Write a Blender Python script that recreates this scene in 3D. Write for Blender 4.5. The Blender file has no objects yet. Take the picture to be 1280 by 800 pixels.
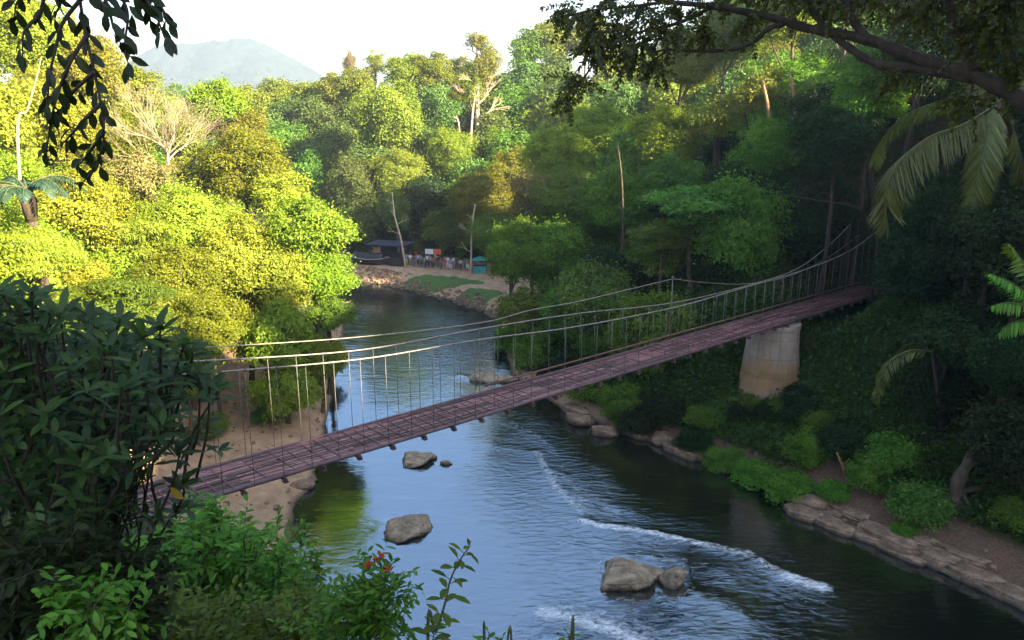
import bpy, math, random
import numpy as np
from mathutils import Vector, Matrix, noise
random.seed(7)
RNG = np.random.default_rng(11)
sc = bpy.context.scene
COL = sc.collection
R = math.radians

# ------------------------------------------------------------------ camera
F, HY, CH = 1004.0, 130.0, 22.0           # focal length in px of a 1280 wide frame, horizon row, camera height
PIT = math.atan((400-HY)/F)
SP, CP = math.sin(PIT), math.cos(PIT)
def ray(x, y):
    u = (x-640)/F; v = (y-400)/F
    return Vector((u, CP-v*SP, -(SP+v*CP)))
CAM = Vector((0, 0, CH))
def at(x, y, Y):
    r = ray(x, y); return CAM + r*(Y/r.y)
def onz(x, y, z=0.0):
    r = ray(x, y); return CAM + r*((z-CH)/r.z)
cd = bpy.data.cameras.new('camera'); cam = bpy.data.objects.new('camera', cd); COL.objects.link(cam)
cam.location = CAM; cam.rotation_euler = (math.pi/2-PIT, 0, 0)
cd.sensor_width = 36; cd.lens = 36*F/1280; cd.clip_start = 0.05; cd.clip_end = 6000
sc.camera = cam

# ------------------------------------------------------------------ materials
def new_mat(name):
    m = bpy.data.materials.new(name); m.use_nodes = True
    nt = m.node_tree; nt.nodes.clear()
    out = nt.nodes.new('ShaderNodeOutputMaterial')
    return m, nt, out
def N(nt, typ, **kw):
    n = nt.nodes.new(typ)
    for k, v in kw.items():
        if k.startswith('_'): setattr(n, k[1:], v)
        else:
            kk = k.replace('__', ' ')
            n.inputs[int(kk) if kk.isdigit() else kk].default_value = v
    return n
def L(nt, a, b): nt.links.new(a, b)
def c4(c): return (c[0], c[1], c[2], 1)
def ramp(nt, fac, stops):
    n = nt.nodes.new('ShaderNodeValToRGB'); e = n.color_ramp.elements
    while len(e) < len(stops): e.new(0.5)
    for q, (p, c) in zip(e, stops): q.position = p; q.color = c4(c) if len(c) == 3 else c
    L(nt, fac, n.inputs['Fac']); return n
def mixc(nt, fac, a, b, mode='MIX'):
    n = nt.nodes.new('ShaderNodeMix'); n.data_type = 'RGBA'; n.blend_type = mode
    for s, v in ((n.inputs[0], fac), (n.inputs[6], a), (n.inputs[7], b)):
        if isinstance(v, (int, float)): s.default_value = v
        elif isinstance(v, tuple): s.default_value = c4(v)
        else: L(nt, v, s)
    return n.outputs[2]
def mth(nt, op, a, b=None, c=None, clamp=False):
    n = nt.nodes.new('ShaderNodeMath'); n.operation = op; n.use_clamp = clamp
    for i, v in enumerate((a, b, c)):
        if v is None: continue
        if isinstance(v, (int, float)): n.inputs[i].default_value = v
        else: L(nt, v, n.inputs[i])
    return n.outputs[0]
def tnoise(nt, vec, scale, detail=4, rough=0.55, dist=0.0):
    n = nt.nodes.new('ShaderNodeTexNoise'); n.inputs['Scale'].default_value = scale; n.inputs['Detail'].default_value = detail
    n.inputs['Roughness'].default_value = rough; n.inputs['Distortion'].default_value = dist
    if vec is not None: L(nt, vec, n.inputs['Vector'])
    return n.outputs['Fac']
def geo_pos(nt): return nt.nodes.new('ShaderNodeNewGeometry').outputs['Position']
def obj_co(nt): return nt.nodes.new('ShaderNodeTexCoord').outputs['Object']

def leaf_mat(name, c1, c2, trans=0.4, rough=0.5, spec=0.015, tcol=None):
    """leaf: tint attribute varies the leaf, object random varies the tree; thin leaves let light through"""
    m, nt, out = new_mat(name)
    a = N(nt, 'ShaderNodeAttribute', _attribute_name='tint')
    oi = nt.nodes.new('ShaderNodeObjectInfo')
    col = mixc(nt, a.outputs['Fac'], c1, c2)
    hs = nt.nodes.new('ShaderNodeHueSaturation'); L(nt, col, hs.inputs['Color'])
    L(nt, mth(nt, 'MULTIPLY_ADD', oi.outputs['Random'], 0.06, 0.468), hs.inputs['Hue'])
    L(nt, mth(nt, 'MULTIPLY_ADD', oi.outputs['Random'], 0.5, 0.75), hs.inputs['Value'])
    d = nt.nodes.new('ShaderNodeBsdfDiffuse'); L(nt, hs.outputs[0], d.inputs['Color'])
    t = nt.nodes.new('ShaderNodeBsdfTranslucent')
    tc = mixc(nt, 1.0, hs.outputs[0], tcol or (1.25, 1.1, 0.5), 'MULTIPLY'); L(nt, tc, t.inputs['Color'])
    mx = nt.nodes.new('ShaderNodeMixShader'); mx.inputs[0].default_value = trans
    L(nt, d.outputs[0], mx.inputs[1]); L(nt, t.outputs[0], mx.inputs[2])
    g = N(nt, 'ShaderNodeBsdfGlossy', Roughness=rough); g.inputs['Color'].default_value = (1, 1, 1, 1)
    m2 = nt.nodes.new('ShaderNodeMixShader'); m2.inputs[0].default_value = spec
    L(nt, mx.outputs[0], m2.inputs[1]); L(nt, g.outputs[0], m2.inputs[2]); L(nt, m2.outputs[0], out.inputs['Surface'])
    return m
LEAF = dict(
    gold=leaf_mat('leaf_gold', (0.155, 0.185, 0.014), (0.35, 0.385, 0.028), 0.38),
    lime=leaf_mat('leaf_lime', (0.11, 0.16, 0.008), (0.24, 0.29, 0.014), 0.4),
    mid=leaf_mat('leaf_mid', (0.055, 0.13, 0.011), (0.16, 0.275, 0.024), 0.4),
    deep=leaf_mat('leaf_deep', (0.010, 0.027, 0.006), (0.030, 0.062, 0.010), 0.35),  # darkened green that carries part of the right slope's shade
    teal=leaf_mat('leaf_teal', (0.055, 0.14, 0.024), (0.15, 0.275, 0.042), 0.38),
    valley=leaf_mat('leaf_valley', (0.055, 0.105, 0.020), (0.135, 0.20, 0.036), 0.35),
    olive=leaf_mat('leaf_olive', (0.11, 0.15, 0.012), (0.25, 0.275, 0.022), 0.35),
    tan=leaf_mat('leaf_tan', (0.17, 0.15, 0.045), (0.29, 0.25, 0.085), 0.3),
    shrub=leaf_mat('leaf_glossy_dark', (0.016, 0.046, 0.012), (0.065, 0.135, 0.028), 0.3, 0.36, 0.022, (1.1, 1.2, 0.4)),
    bush=leaf_mat('leaf_bush', (0.06, 0.15, 0.012), (0.16, 0.30, 0.028), 0.4),
    palm=leaf_mat('leaf_palm', (0.05, 0.078, 0.010), (0.14, 0.155, 0.022), 0.35, 0.4, 0.025),
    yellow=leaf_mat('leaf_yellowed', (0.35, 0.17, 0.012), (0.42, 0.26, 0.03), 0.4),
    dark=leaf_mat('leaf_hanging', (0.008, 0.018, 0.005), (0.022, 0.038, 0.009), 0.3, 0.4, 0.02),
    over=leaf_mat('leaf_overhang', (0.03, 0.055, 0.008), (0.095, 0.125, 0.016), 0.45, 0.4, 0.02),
)
def rough_mat(name, stops, scale=3.0, detail=6, rough=0.85, bump=0.3, stretch=(1, 1, 1), bscale=None, extra=None, metallic=0.0):
    m, nt, out = new_mat(name)
    tc = obj_co(nt); mp = nt.nodes.new('ShaderNodeMapping'); mp.inputs['Scale'].default_value = stretch; L(nt, tc, mp.inputs['Vector'])
    f = tnoise(nt, mp.outputs[0], scale, detail, 0.6)
    col = ramp(nt, f, stops).outputs[0]
    if extra: col = extra(nt, col)
    p = N(nt, 'ShaderNodeBsdfPrincipled', Roughness=rough, Metallic=metallic); L(nt, col, p.inputs['Base Color'])
    if bump:
        b = N(nt, 'ShaderNodeBump', Strength=bump, Distance=0.05)
        L(nt, tnoise(nt, mp.outputs[0], bscale or scale*4, 6, 0.65), b.inputs['Height']); L(nt, b.outputs[0], p.inputs['Normal'])
    L(nt, p.outputs[0], out.inputs['Surface'])
    return m
BARK = rough_mat('bark_brown', [(0.3, (0.035, 0.024, 0.015)), (0.7, (0.11, 0.075, 0.045))], 6, stretch=(1, 1, 0.25), bump=0.6)
BARKD = rough_mat('bark_dark', [(0.3, (0.018, 0.012, 0.009)), (0.7, (0.06, 0.038, 0.025))], 7, stretch=(1, 1, 0.3), bump=0.8)
BARKP = rough_mat('bark_pale', [(0.3, (0.34, 0.25, 0.15)), (0.7, (0.55, 0.43, 0.28))], 5, stretch=(1, 1, 0.3), bump=0.3)
BARKT = rough_mat('bark_straw', [(0.3, (0.20, 0.145, 0.085)), (0.7, (0.36, 0.28, 0.17))], 5, stretch=(1, 1, 0.3), bump=0.3)
BARKO = rough_mat('bark_orange_and_lit', [(0.3, (0.20, 0.10, 0.045)), (0.7, (0.36, 0.2, 0.09))], 5, stretch=(1, 1, 0.3), bump=0.4)  # orange bark; on the two slope trunks it stands for warm light
STEM = rough_mat('green_stem', [(0.3, (0.05, 0.06, 0.015)), (0.7, (0.10, 0.10, 0.03))], 9, bump=0.1)
def rock_extra(nt, col):
    z = nt.nodes.new('ShaderNodeSeparateXYZ'); L(nt, geo_pos(nt), z.inputs[0])
    wet = nt.nodes.new('ShaderNodeMapRange'); wet.inputs[1].default_value = 0.05; wet.inputs[2].default_value = 0.28; L(nt, mth(nt, 'ADD', z.outputs[2], mth(nt, 'MULTIPLY', tnoise(nt, geo_pos(nt), 4.0), 0.12)), wet.inputs[0])
    vo = nt.nodes.new('ShaderNodeTexVoronoi'); vo.feature = 'DISTANCE_TO_EDGE'; vo.inputs['Scale'].default_value = 1.3
    wv = nt.nodes.new('ShaderNodeVectorMath'); wv.operation = 'ADD'; nn_ = nt.nodes.new('ShaderNodeTexNoise'); nn_.inputs['Scale'].default_value = 2.0; L(nt, geo_pos(nt), nn_.inputs['Vector']); L(nt, nn_.outputs['Color'], wv.inputs[0]); L(nt, geo_pos(nt), wv.inputs[1]); L(nt, wv.outputs[0], vo.inputs['Vector'])
    col = mixc(nt, ramp(nt, vo.outputs['Distance'], [(0.0, (1, 1, 1)), (0.022, (0, 0, 0))]).outputs[0], col, (0.045, 0.035, 0.028))
    moss = ramp(nt, tnoise(nt, geo_pos(nt), 1.6, 3), [(0.52, (0, 0, 0)), (0.62, (1, 1, 1))]).outputs[0]
    col = mixc(nt, mth(nt, 'MULTIPLY', moss, 0.4), col, (0.07, 0.075, 0.03))
    return mixc(nt, wet.outputs[0], (0.05, 0.04, 0.03), col)      # the wet foot of the stone
ROCK = rough_mat('river_stone', [(0.3, (0.19, 0.135, 0.085)), (0.5, (0.36, 0.27, 0.18)), (0.7, (0.52, 0.41, 0.29))], 2.2, 8, 0.8, 0.7, extra=rock_extra)
ROCKP = rough_mat('bank_stone', [(0.3, (0.10, 0.060, 0.038)), (0.5, (0.235, 0.145, 0.092)), (0.7, (0.38, 0.25, 0.17))], 1.6, 8, 0.85, 0.8, extra=rock_extra)
def pier_extra(nt, col):
    s = nt.nodes.new('ShaderNodeSeparateXYZ'); L(nt, obj_co(nt), s.inputs[0])
    h = mth(nt, 'ADD', mth(nt, 'SUBTRACT', s.outputs[2], 1.7), mth(nt, 'MULTIPLY', tnoise(nt, obj_co(nt), 1.1, 5), 1.6))
    rust = ramp(nt, mth(nt, 'MULTIPLY', h, 0.2), [(0.12, (0, 0, 0)), (0.34, (1, 1, 1)), (0.52, (1, 1, 1)), (0.72, (0, 0, 0))]).outputs[0]
    col = mixc(nt, mth(nt, 'MULTIPLY', rust, 0.7), col, (0.33, 0.17, 0.055))
    moss = ramp(nt, mth(nt, 'MULTIPLY', h, 0.2), [(0.40, (0, 0, 0)), (0.47, (1, 1, 1)), (0.55, (0, 0, 0))]).outputs[0]
    col = mixc(nt, mth(nt, 'MULTIPLY', moss, 0.45), col, (0.10, 0.11, 0.03))
    jn = mth(nt, 'LESS_THAN', mth(nt, 'ABSOLUTE', mth(nt, 'SUBTRACT', mth(nt, 'FRACT', mth(nt, 'MULTIPLY', s.outputs[2], 0.8)), 0.5)), 0.012)
    col = mixc(nt, mth(nt, 'MULTIPLY', jn, 0.5), col, (0.06, 0.045, 0.035))
    mp = nt.nodes.new('ShaderNodeMapping'); mp.inputs['Scale'].default_value = (2.2, 2.2, 0.15); L(nt, obj_co(nt), mp.inputs[0])
    st = ramp(nt, tnoise(nt, mp.outputs[0], 1.8, 5), [(0.45, (1, 1, 1)), (0.7, (0.78, 0.74, 0.7))]).outputs[0]
    return mixc(nt, 1.0, col, st, 'MULTIPLY')
CONC = rough_mat('weathered_concrete', [(0.3, (0.24, 0.18, 0.135)), (0.7, (0.36, 0.28, 0.22))], 1.2, 7, 0.9, 0.3, extra=pier_extra)
def deck_extra(nt, col):
    a = N(nt, 'ShaderNodeAttribute', _attribute_name='tint')
    return mixc(nt, 1.0, col, ramp(nt, a.outputs['Fac'], [(0.0, (0.28, 0.22, 0.22)), (0.6, (0.9, 0.8, 0.8)), (1.0, (1.9, 1.75, 1.8))]).outputs[0], 'MULTIPLY')
DECK = rough_mat('weathered_purple_timber', [(0.25, (0.062, 0.026, 0.024)), (0.5, (0.165, 0.076, 0.068)), (0.8, (0.31, 0.175, 0.155))], 2.4, 7, 0.6, 0.4, stretch=(0.35, 3, 3), extra=deck_extra)
BEAM = rough_mat('rusty_purple_steel', [(0.3, (0.07, 0.035, 0.04)), (0.7, (0.15, 0.085, 0.09))], 3, 5, 0.55, 0.2)
CABLE = rough_mat('galvanised_cable', [(0.3, (0.20, 0.16, 0.13)), (0.7, (0.38, 0.32, 0.27))], 8, 4, 0.5, 0.2, metallic=0.25)
ROD = rough_mat('dull_steel_rod', [(0.3, (0.10, 0.085, 0.075)), (0.7, (0.20, 0.175, 0.155))], 8, 4, 0.55, 0.1, metallic=0.3)
FLOWER = rough_mat('red_blossom', [(0.3, (0.45, 0.03, 0.02)), (0.7, (0.7, 0.10, 0.03))], 9, bump=0)
def flat_mat(name, c, rough=0.7):
    return rough_mat(name, [(0.3, tuple(k*0.8 for k in c)), (0.7, c)], 4, 4, rough, 0.1)

# ------------------------------------------------------------------ mesh helpers
def np_mesh(name, V, Fc, tint=None, smooth=False):
    """V (n,3), Fc (m,k) with constant k"""
    V = np.asarray(V, np.float32); Fc = np.asarray(Fc, np.int32); k = Fc.shape[1]; m = len(Fc)
    me = bpy.data.meshes.new(name)
    me.vertices.add(len(V)); me.vertices.foreach_set('co', V.ravel())
    me.loops.add(m*k); me.loops.foreach_set('vertex_index', Fc.ravel())
    me.polygons.add(m); me.polygons.foreach_set('loop_start', np.arange(0, m*k, k, dtype=np.int32)); me.polygons.foreach_set('loop_total', np.full(m, k, np.int32))
    me.polygons.foreach_set('use_smooth', np.full(m, smooth))
    if tint is not None:
        a = me.attributes.new('tint', 'FLOAT', 'POINT'); a.data.foreach_set('value', np.asarray(tint, np.float32))
    me.update(calc_edges=True); return me
def link(name, me, mat=None, parent=None, loc=None):
    o = bpy.data.objects.new(name, me); COL.objects.link(o)
    if mat is not None:
        if not me.materials: me.materials.append(mat)
        if me.materials[0] is not mat:
            o.material_slots[0].link = 'OBJECT'; o.material_slots[0].material = mat
    if parent is not None: o.parent = parent
    if loc is not None: o.location = loc
    return o
def empty(name, loc, label=None, cat=None, group=None):
    o = bpy.data.objects.new(name, None); COL.objects.link(o); o.location = loc; o.empty_display_size = 0.3
    return tag(o, label, cat, group)
def tag(o, label=None, cat=None, group=None, kind=None):
    if label: o['label'] = label
    if cat: o['category'] = cat
    if group: o['group'] = group
    if kind: o['kind'] = kind
    return o
class MB:
    def __init__(s): s.v = []; s.f = []
    def tube(s, pts, rad, n=8, cap=True):
        pts = [Vector(p) for p in pts]; b0 = len(s.v); m = len(pts)
        if isinstance(rad, (int, float)): rad = [rad]*m
        t0 = (pts[1]-pts[0]).normalized(); up = Vector((0, 0, 1)) if abs(t0.z) < 0.9 else Vector((1, 0, 0))
        x = t0.cross(up).normalized()
        for i, p in enumerate(pts):
            t = (pts[min(i+1, m-1)]-pts[max(i-1, 0)]).normalized()
            x = (x - t*x.dot(t)).normalized(); y = t.cross(x)
            for k in range(n):
                a = 2*math.pi*k/n; s.v.append(p+(x*math.cos(a)+y*math.sin(a))*rad[i])
        for i in range(m-1):
            for k in range(n):
                s.f.append((b0+i*n+k, b0+i*n+(k+1) % n, b0+(i+1)*n+(k+1) % n, b0+(i+1)*n+k))
        if cap:
            s.f.append(tuple(b0+k for k in range(n))[::-1]); s.f.append(tuple(b0+(m-1)*n+k for k in range(n)))
    def box(s, c, h, M=None):
        b0 = len(s.v); c = Vector(c)
        for dx, dy, dz in ((-1,-1,-1),(1,-1,-1),(1,1,-1),(-1,1,-1),(-1,-1,1),(1,-1,1),(1,1,1),(-1,1,1)):
            q = Vector((dx*h[0], dy*h[1], dz*h[2])); s.v.append(c+(M @ q if M else q))
        for f in ((3,2,1,0),(4,5,6,7),(0,1,5,4),(1,2,6,5),(2,3,7,6),(3,0,4,7)): s.f.append(tuple(b0+k for k in f))
    def quad(s, a, b, c, d):
        b0 = len(s.v); s.v += [Vector(a), Vector(b), Vector(c), Vector(d)]; s.f.append((b0, b0+1, b0+2, b0+3))
    def build(s, name, mat, parent=None, smooth=True, loc=None, org=None):
        o = Vector(org) if org is not None else Vector((0, 0, 0))
        me = bpy.data.meshes.new(name); me.from_pydata([tuple(v-o) for v in s.v], [], s.f)
        me.polygons.foreach_set('use_smooth', [smooth]*len(me.polygons)); me.update()
        return link(name, me, mat, parent, loc if loc is not None else (o if org is not None else None))
def catmull(P, n=8):
    P = [Vector(p) for p in P]; Q = [P[0]*2-P[1]]+P+[P[-1]*2-P[-2]]; out = []
    for i in range(1, len(Q)-2):
        a, b, c, d = Q[i-1], Q[i], Q[i+1], Q[i+2]
        for k in range(n):
            t = k/n
            out.append(0.5*((2*b)+(c-a)*t+(2*a-5*b+4*c-d)*t*t+(3*b-a-3*c+d)*t**3))
    out.append(P[-1]); return out
def nrm(a): return a/np.maximum(np.linalg.norm(a, axis=-1, keepdims=True), 1e-9)
def leaf_quads(pos, axis, normal, length, width, fold=0.12):
    axis = nrm(axis); side = nrm(np.cross(axis, normal)); up = np.cross(side, axis)
    l = np.asarray(length).reshape(-1, 1); w = np.asarray(width).reshape(-1, 1)
    a = pos; c = pos+axis*l-up*l*fold
    b = pos+axis*l*0.42+side*w*0.5+up*l*fold*0.6; d = pos+axis*l*0.42-side*w*0.5+up*l*fold*0.6
    V = np.stack([a, b, c, d], 1).reshape(-1, 3); n = len(pos)
    return V, np.arange(n*4).reshape(n, 4)
def leaf_blades(pos, axis, normal, length, width, droop=0.25, fold=0.22):
    """full leaf shape: nine vertices, folded along the midrib and drooping to the tip"""
    axis = nrm(axis); side = nrm(np.cross(axis, normal)); up = np.cross(side, axis)
    l = np.asarray(length).reshape(-1, 1); w = np.asarray(width).reshape(-1, 1); rows = []
    for t, hw in ((0, 0.05), (0.3, 0.42), (0.62, 0.5), (0.86, 0.27), (1.0, 0.0)):
        c = pos+axis*l*t-up*l*droop*t*t
        if t == 1.0: rows += [c]
        else: rows += [c+side*w*hw+up*w*hw*fold, c, c-side*w*hw+up*w*hw*fold]
    V = np.stack(rows, 1); n = len(pos); k = V.shape[1]
    f = []
    for r in range(3):
        b = r*3; f += [(b, b+3, b+4, b+1), (b+1, b+4, b+5, b+2)]
    f += [(9, 12, 10, 10), (10, 12, 11, 11)]
    q = np.array([x for x in f if x[2] != x[3]]); t3 = np.array([(9, 12, 10), (10, 12, 11)])
    # keep constant polygon size: split the quads into triangles
    tri = np.concatenate([q[:, [0, 1, 2]], q[:, [0, 2, 3]], t3])
    Fc = (np.arange(n)[:, None, None]*k+tri[None]).reshape(-1, 3)
    return V.reshape(-1, 3), Fc, k

# ------------------------------------------------------------------ river and terrain
# shore vertices: x, y, flat width, flat height, slope, top
LEFT = [(26,-140,1,.6,.9,22),(20,-40,1,.6,.9,22),(17,-6,1,.6,1.1,22),(13,8,1,.6,1.22,22),(6,17,1,.6,1.22,22),(-3,23,1,.6,1.22,22),(-7.2,27,1,.6,1.15,22),(-8.8,30.5,1.2,.6,1.0,22),
        (-10.6,35.6,2,.6,.8,22),(-12.1,40.5,4,.8,.6,26),(-11.9,44.5,7,1.0,.55,28),(-12.9,51.9,9,1.0,.55,28),(-14.3,61.8,5,1.0,.55,28),(-16.5,75.8,2,1,.55,28),(-19,90,2,1,.5,26),(-28,96.5,2,1,.45,18),(-60,101,2,1,.4,16),(-140,90,2,1,.4,18)]
RIGHT = [(50,-140,2,1,2.0,66),(44,-40,2,1,2.0,66),(41,-5,2,1,2.0,64),(38,8,2,1,1.9,55),(36,14,2,1,.8,36),(32,22,2.2,1,.62,32),(28,27,2.6,1,.6,32),(23,31.4,2.8,1,.6,34),(21.4,33.9,2.6,1,.6,36),(19.1,37.1,2.4,1,.62,38),(16.2,41,1.6,.9,.65,40),(14.5,45,1,.8,.62,40),(12.3,47.3,1,.8,.6,40),  # the first vertices, out of view, are raised steep to shade the bridge
         (8.7,50.5,1,.8,.6,40),(3.6,56.4,1.5,.8,.55,38),(0,63.7,2,.9,.5,36),(-1.1,73,3,1,.5,36),(-1.7,83.5,10,1.4,.5,34),(-7.4,90.8,17,1.5,.5,32),(-13.9,97.1,17,1.5,.46,26),(-20.7,101.7,13,1.5,.40,20),(-26,106,8,1.5,.34,16),(-60,112,3,1.2,.28,12),(-140,104,2,1,.25,12)]
X0, X1, Y0, Y1 = -200, 220, -120, 330
gx = np.arange(X0, X1+1.0, 1.0); gy = np.arange(Y0, Y1+1.0, 1.0)
GX, GY = np.meshgrid(gx, gy, indexing='ij')
def seg_params(poly, X, Y):
    best = np.full(X.shape, 1e9); par = [np.zeros(X.shape) for _ in range(4)]
    for a, b in zip(poly[:-1], poly[1:]):
        ax, ay = a[:2]; bx, by = b[:2]; dx, dy = bx-ax, by-ay
        t = np.clip(((X-ax)*dx+(Y-ay)*dy)/(dx*dx+dy*dy), 0, 1)
        d = np.hypot(X-ax-t*dx, Y-ay-t*dy); m = d < best; best = np.where(m, d, best)
        for k in range(4): par[k] = np.where(m, a[2+k]+t*(b[2+k]-a[2+k]), par[k])
    return best, par
POLY = [q[:2] for q in LEFT]+[q[:2] for q in RIGHT[::-1]]
def inside(X, Y):
    r = np.zeros(X.shape, bool); n = len(POLY)
    for i in range(n):
        ax, ay = POLY[i]; bx, by = POLY[(i+1) % n]
        c = ((ay > Y) != (by > Y)) & (X < (bx-ax)*(Y-ay)/((by-ay) if by != ay else 1e-9)+ax); r ^= c
    return r
def raw_height(X, Y):
    dl, pl = seg_params(LEFT, X, Y); dr, pr = seg_params(RIGHT, X, Y)
    ins = inside(X, Y); d = np.minimum(dl, dr); lf = dl < dr
    w, hp, s, cap = [np.where(lf, a, b) for a, b in zip(pl, pr)]
    u = np.clip(d/np.minimum(w, 2.2), 0, 1); low = hp*(u*u*(3-2*u)*0.75+0.25*u)
    e = np.maximum(d-w, 0); e = e+0.45*np.maximum(e-6, 0)*np.where(lf & (Y < 33), 0, 1); up = cap*np.tanh(s*e/cap)
    h = np.where(ins, -0.15-1.3*np.clip(d/4, 0, 1), low+up+0.02*np.minimum(d, w))
    return h, np.where(ins, -d, d), lf
Hh, Dd, LF = raw_height(GX, GY)
def blur(A, n):
    for _ in range(n):
        P = np.pad(A, 1, mode='edge'); A = (P[:-2, 1:-1]+P[2:, 1:-1]+P[1:-1, :-2]+P[1:-1, 2:]+2*A)/6
    return A
wfar = np.clip((Dd-6)/10, 0, 1)
Hh = Hh*(1-wfar)+blur(Hh, 40)*wfar
Hh = Hh + 4.2*np.exp(-((GX-0)**2+(GY+2)**2)/55)
lump = np.zeros_like(Hh)
for k, (s, a) in enumerate(((0.07, 1.0), (0.19, 0.45), (0.5, 0.14))):
    ph = RNG.uniform(0, 6.28, 6)
    lump += a*(np.sin(GX*s+ph[0]+1.3*np.sin(GY*s*0.7+ph[1]))*np.sin(GY*s*1.1+ph[2]+1.2*np.sin(GX*s*0.8+ph[3])))
Hh = Hh + lump*np.clip((Dd-2)/12, 0, 1)
SS = (GX+10.65)*0.732+(GY-25)*0.681; QQ = np.abs(-(GX+10.65)*0.681+(GY-25)*0.732)     # the gully that keeps the bridge deck clear
Hh = np.where((SS > 34) & (SS < 60), np.minimum(Hh, 6.6+np.maximum(QQ-2.6, 0)*1.3+np.maximum(SS-54, 0)*1.5), Hh)
def samp(A, x, y):
    x = np.clip((np.asarray(x, float)-X0), 0, len(gx)-1.001); y = np.clip((np.asarray(y, float)-Y0), 0, len(gy)-1.001)
    i = x.astype(int); j = y.astype(int); fx = x-i; fy = y-j
    return A[i, j]*(1-fx)*(1-fy)+A[i+1, j]*fx*(1-fy)+A[i, j+1]*(1-fx)*fy+A[i+1, j+1]*fx*fy
def gh(x, y): return float(samp(Hh, x, y))
def axis_steps(lo, hi, flo, fhi, fine):
    a = list(np.arange(flo, fhi+1e-6, fine)); s = fine
    while a[-1] < hi: s *= 1.22; a.append(a[-1]+s)
    s = fine; b = []
    x = flo
    while x > lo: s *= 1.22; x -= s; b.append(x)
    return np.array(b[::-1]+a)
ax_x = axis_steps(-2900, 2900, -45, 60, 0.7); ax_y = axis_steps(-2900, 2900, -6, 135, 0.7)
TX, TY = np.meshgrid(ax_x, ax_y, indexing='ij')
_, TD, TL = raw_height(TX, TY)
TZ = samp(Hh, TX, TY)
far = np.clip((np.hypot(np.maximum(np.abs(TX)-190, 0), np.maximum(np.maximum(-110-TY, TY-300), 0)))/300, 0, 1)
TZ = TZ*(1-far)+4.0*far
nr = np.zeros_like(TZ)
for i in range(TX.shape[0]):
    for j in range(TX.shape[1]):
        if abs(TX[i, j]) < 70 and -10 < TY[i, j] < 140:
            nr[i, j] = noise.noise((TX[i, j]*0.9, TY[i, j]*0.9, 0))*0.22+noise.noise((TX[i, j]*2.2, TY[i, j]*2.2, 3))*0.1
TZ = TZ+nr*np.clip(TD/1.5, 0, 1)
def grid_mesh(name, X, Y, Z):
    a, b = X.shape; V = np.stack([X, Y, Z], -1).reshape(-1, 3); I = np.arange(a*b).reshape(a, b)
    Fc = np.stack([I[:-1, :-1], I[1:, :-1], I[1:, 1:], I[:-1, 1:]], -1).reshape(-1, 4)
    return np_mesh(name, V, Fc, smooth=True)
gme = grid_mesh('ground', TX, TY, TZ)
def sstep(a, lo, hi):
    u = np.clip((a-lo)/(hi-lo), 0, 1); return u*u*(3-2*u)
# bare sand: shore strips, the beach under the left trees, the river terrace where the people stand
beach = TL*sstep(TD, 12, 8)*sstep(TY, 30, 34)*sstep(TY, 66, 61)
strip = 0.85*sstep(TD, 4.2, 2.6)*sstep(TY, 47, 44)*(~TL)+sstep(TD, 1.8, 0.9)
plain = (~TL)*sstep(TD, 19, 15)*sstep(TY, 76, 82)*sstep(TX, -40, -30)
sand = np.clip(beach+strip+plain, 0, 1)
LAWNS = [(onz(553, 349, 1.5), 5.6, 2.2), (onz(600, 365, 1.4), 3.2, 1.6)]
lawn = np.zeros_like(TX)
for c, a, b in LAWNS:
    q = ((TX-c.x)*0.93+(TY-c.y)*-0.37)/a; r = ((TX-c.x)*0.37+(TY-c.y)*0.93)/b
    lawn = np.maximum(lawn, sstep(np.hypot(q, r), 1.15, 0.85))
bankgrass = (~TL)*sstep(np.hypot((TX-15.0)/7.5, (TY-48.5)/3.6), 1.3, 0.5)*sstep(TD, 1.0, 2.2)
for nm, A in (('sand', sand), ('lawn', np.clip(lawn+bankgrass*0.8, 0, 1))):
    at_ = gme.attributes.new(nm, 'FLOAT', 'POINT'); at_.data.foreach_set('value', A.ravel().astype(np.float32))
m, nt, out = new_mat('ground')
pos = geo_pos(nt)
n1 = tnoise(nt, pos, 0.9, 8, 0.65); n2 = tnoise(nt, pos, 7.0, 6, 0.7); n3 = tnoise(nt, pos, 0.25, 3)
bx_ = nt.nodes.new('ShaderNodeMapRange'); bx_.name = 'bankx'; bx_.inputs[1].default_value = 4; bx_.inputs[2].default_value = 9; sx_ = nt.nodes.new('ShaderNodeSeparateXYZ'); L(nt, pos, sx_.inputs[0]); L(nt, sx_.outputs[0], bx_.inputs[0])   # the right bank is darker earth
soil = ramp(nt, n2, [(0.3, (0.022, 0.016, 0.008)), (0.55, (0.055, 0.045, 0.018)), (0.75, (0.12, 0.075, 0.035))]).outputs[0]
soil = mixc(nt, ramp(nt, n1, [(0.45, (0, 0, 0)), (0.6, (1, 1, 1))]).outputs[0], soil, (0.035, 0.055, 0.012))
sandc = ramp(nt, n1, [(0.3, (0.30, 0.175, 0.095)), (0.55, (0.46, 0.295, 0.175)), (0.75, (0.55, 0.375, 0.24))]).outputs[0]
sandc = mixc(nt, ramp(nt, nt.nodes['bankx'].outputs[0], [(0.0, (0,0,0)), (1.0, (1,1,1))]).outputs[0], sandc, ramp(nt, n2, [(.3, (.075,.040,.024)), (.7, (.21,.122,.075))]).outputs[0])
sandc = mixc(nt, mth(nt, 'MULTIPLY', ramp(nt, n2, [(0.55, (0, 0, 0)), (0.7, (1, 1, 1))]).outputs[0], 0.5), sandc, (0.15, 0.095, 0.06))
grass = ramp(nt, n2, [(0.3, (0.03, 0.07, 0.012)), (0.7, (0.10, 0.19, 0.03))]).outputs[0]
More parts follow.
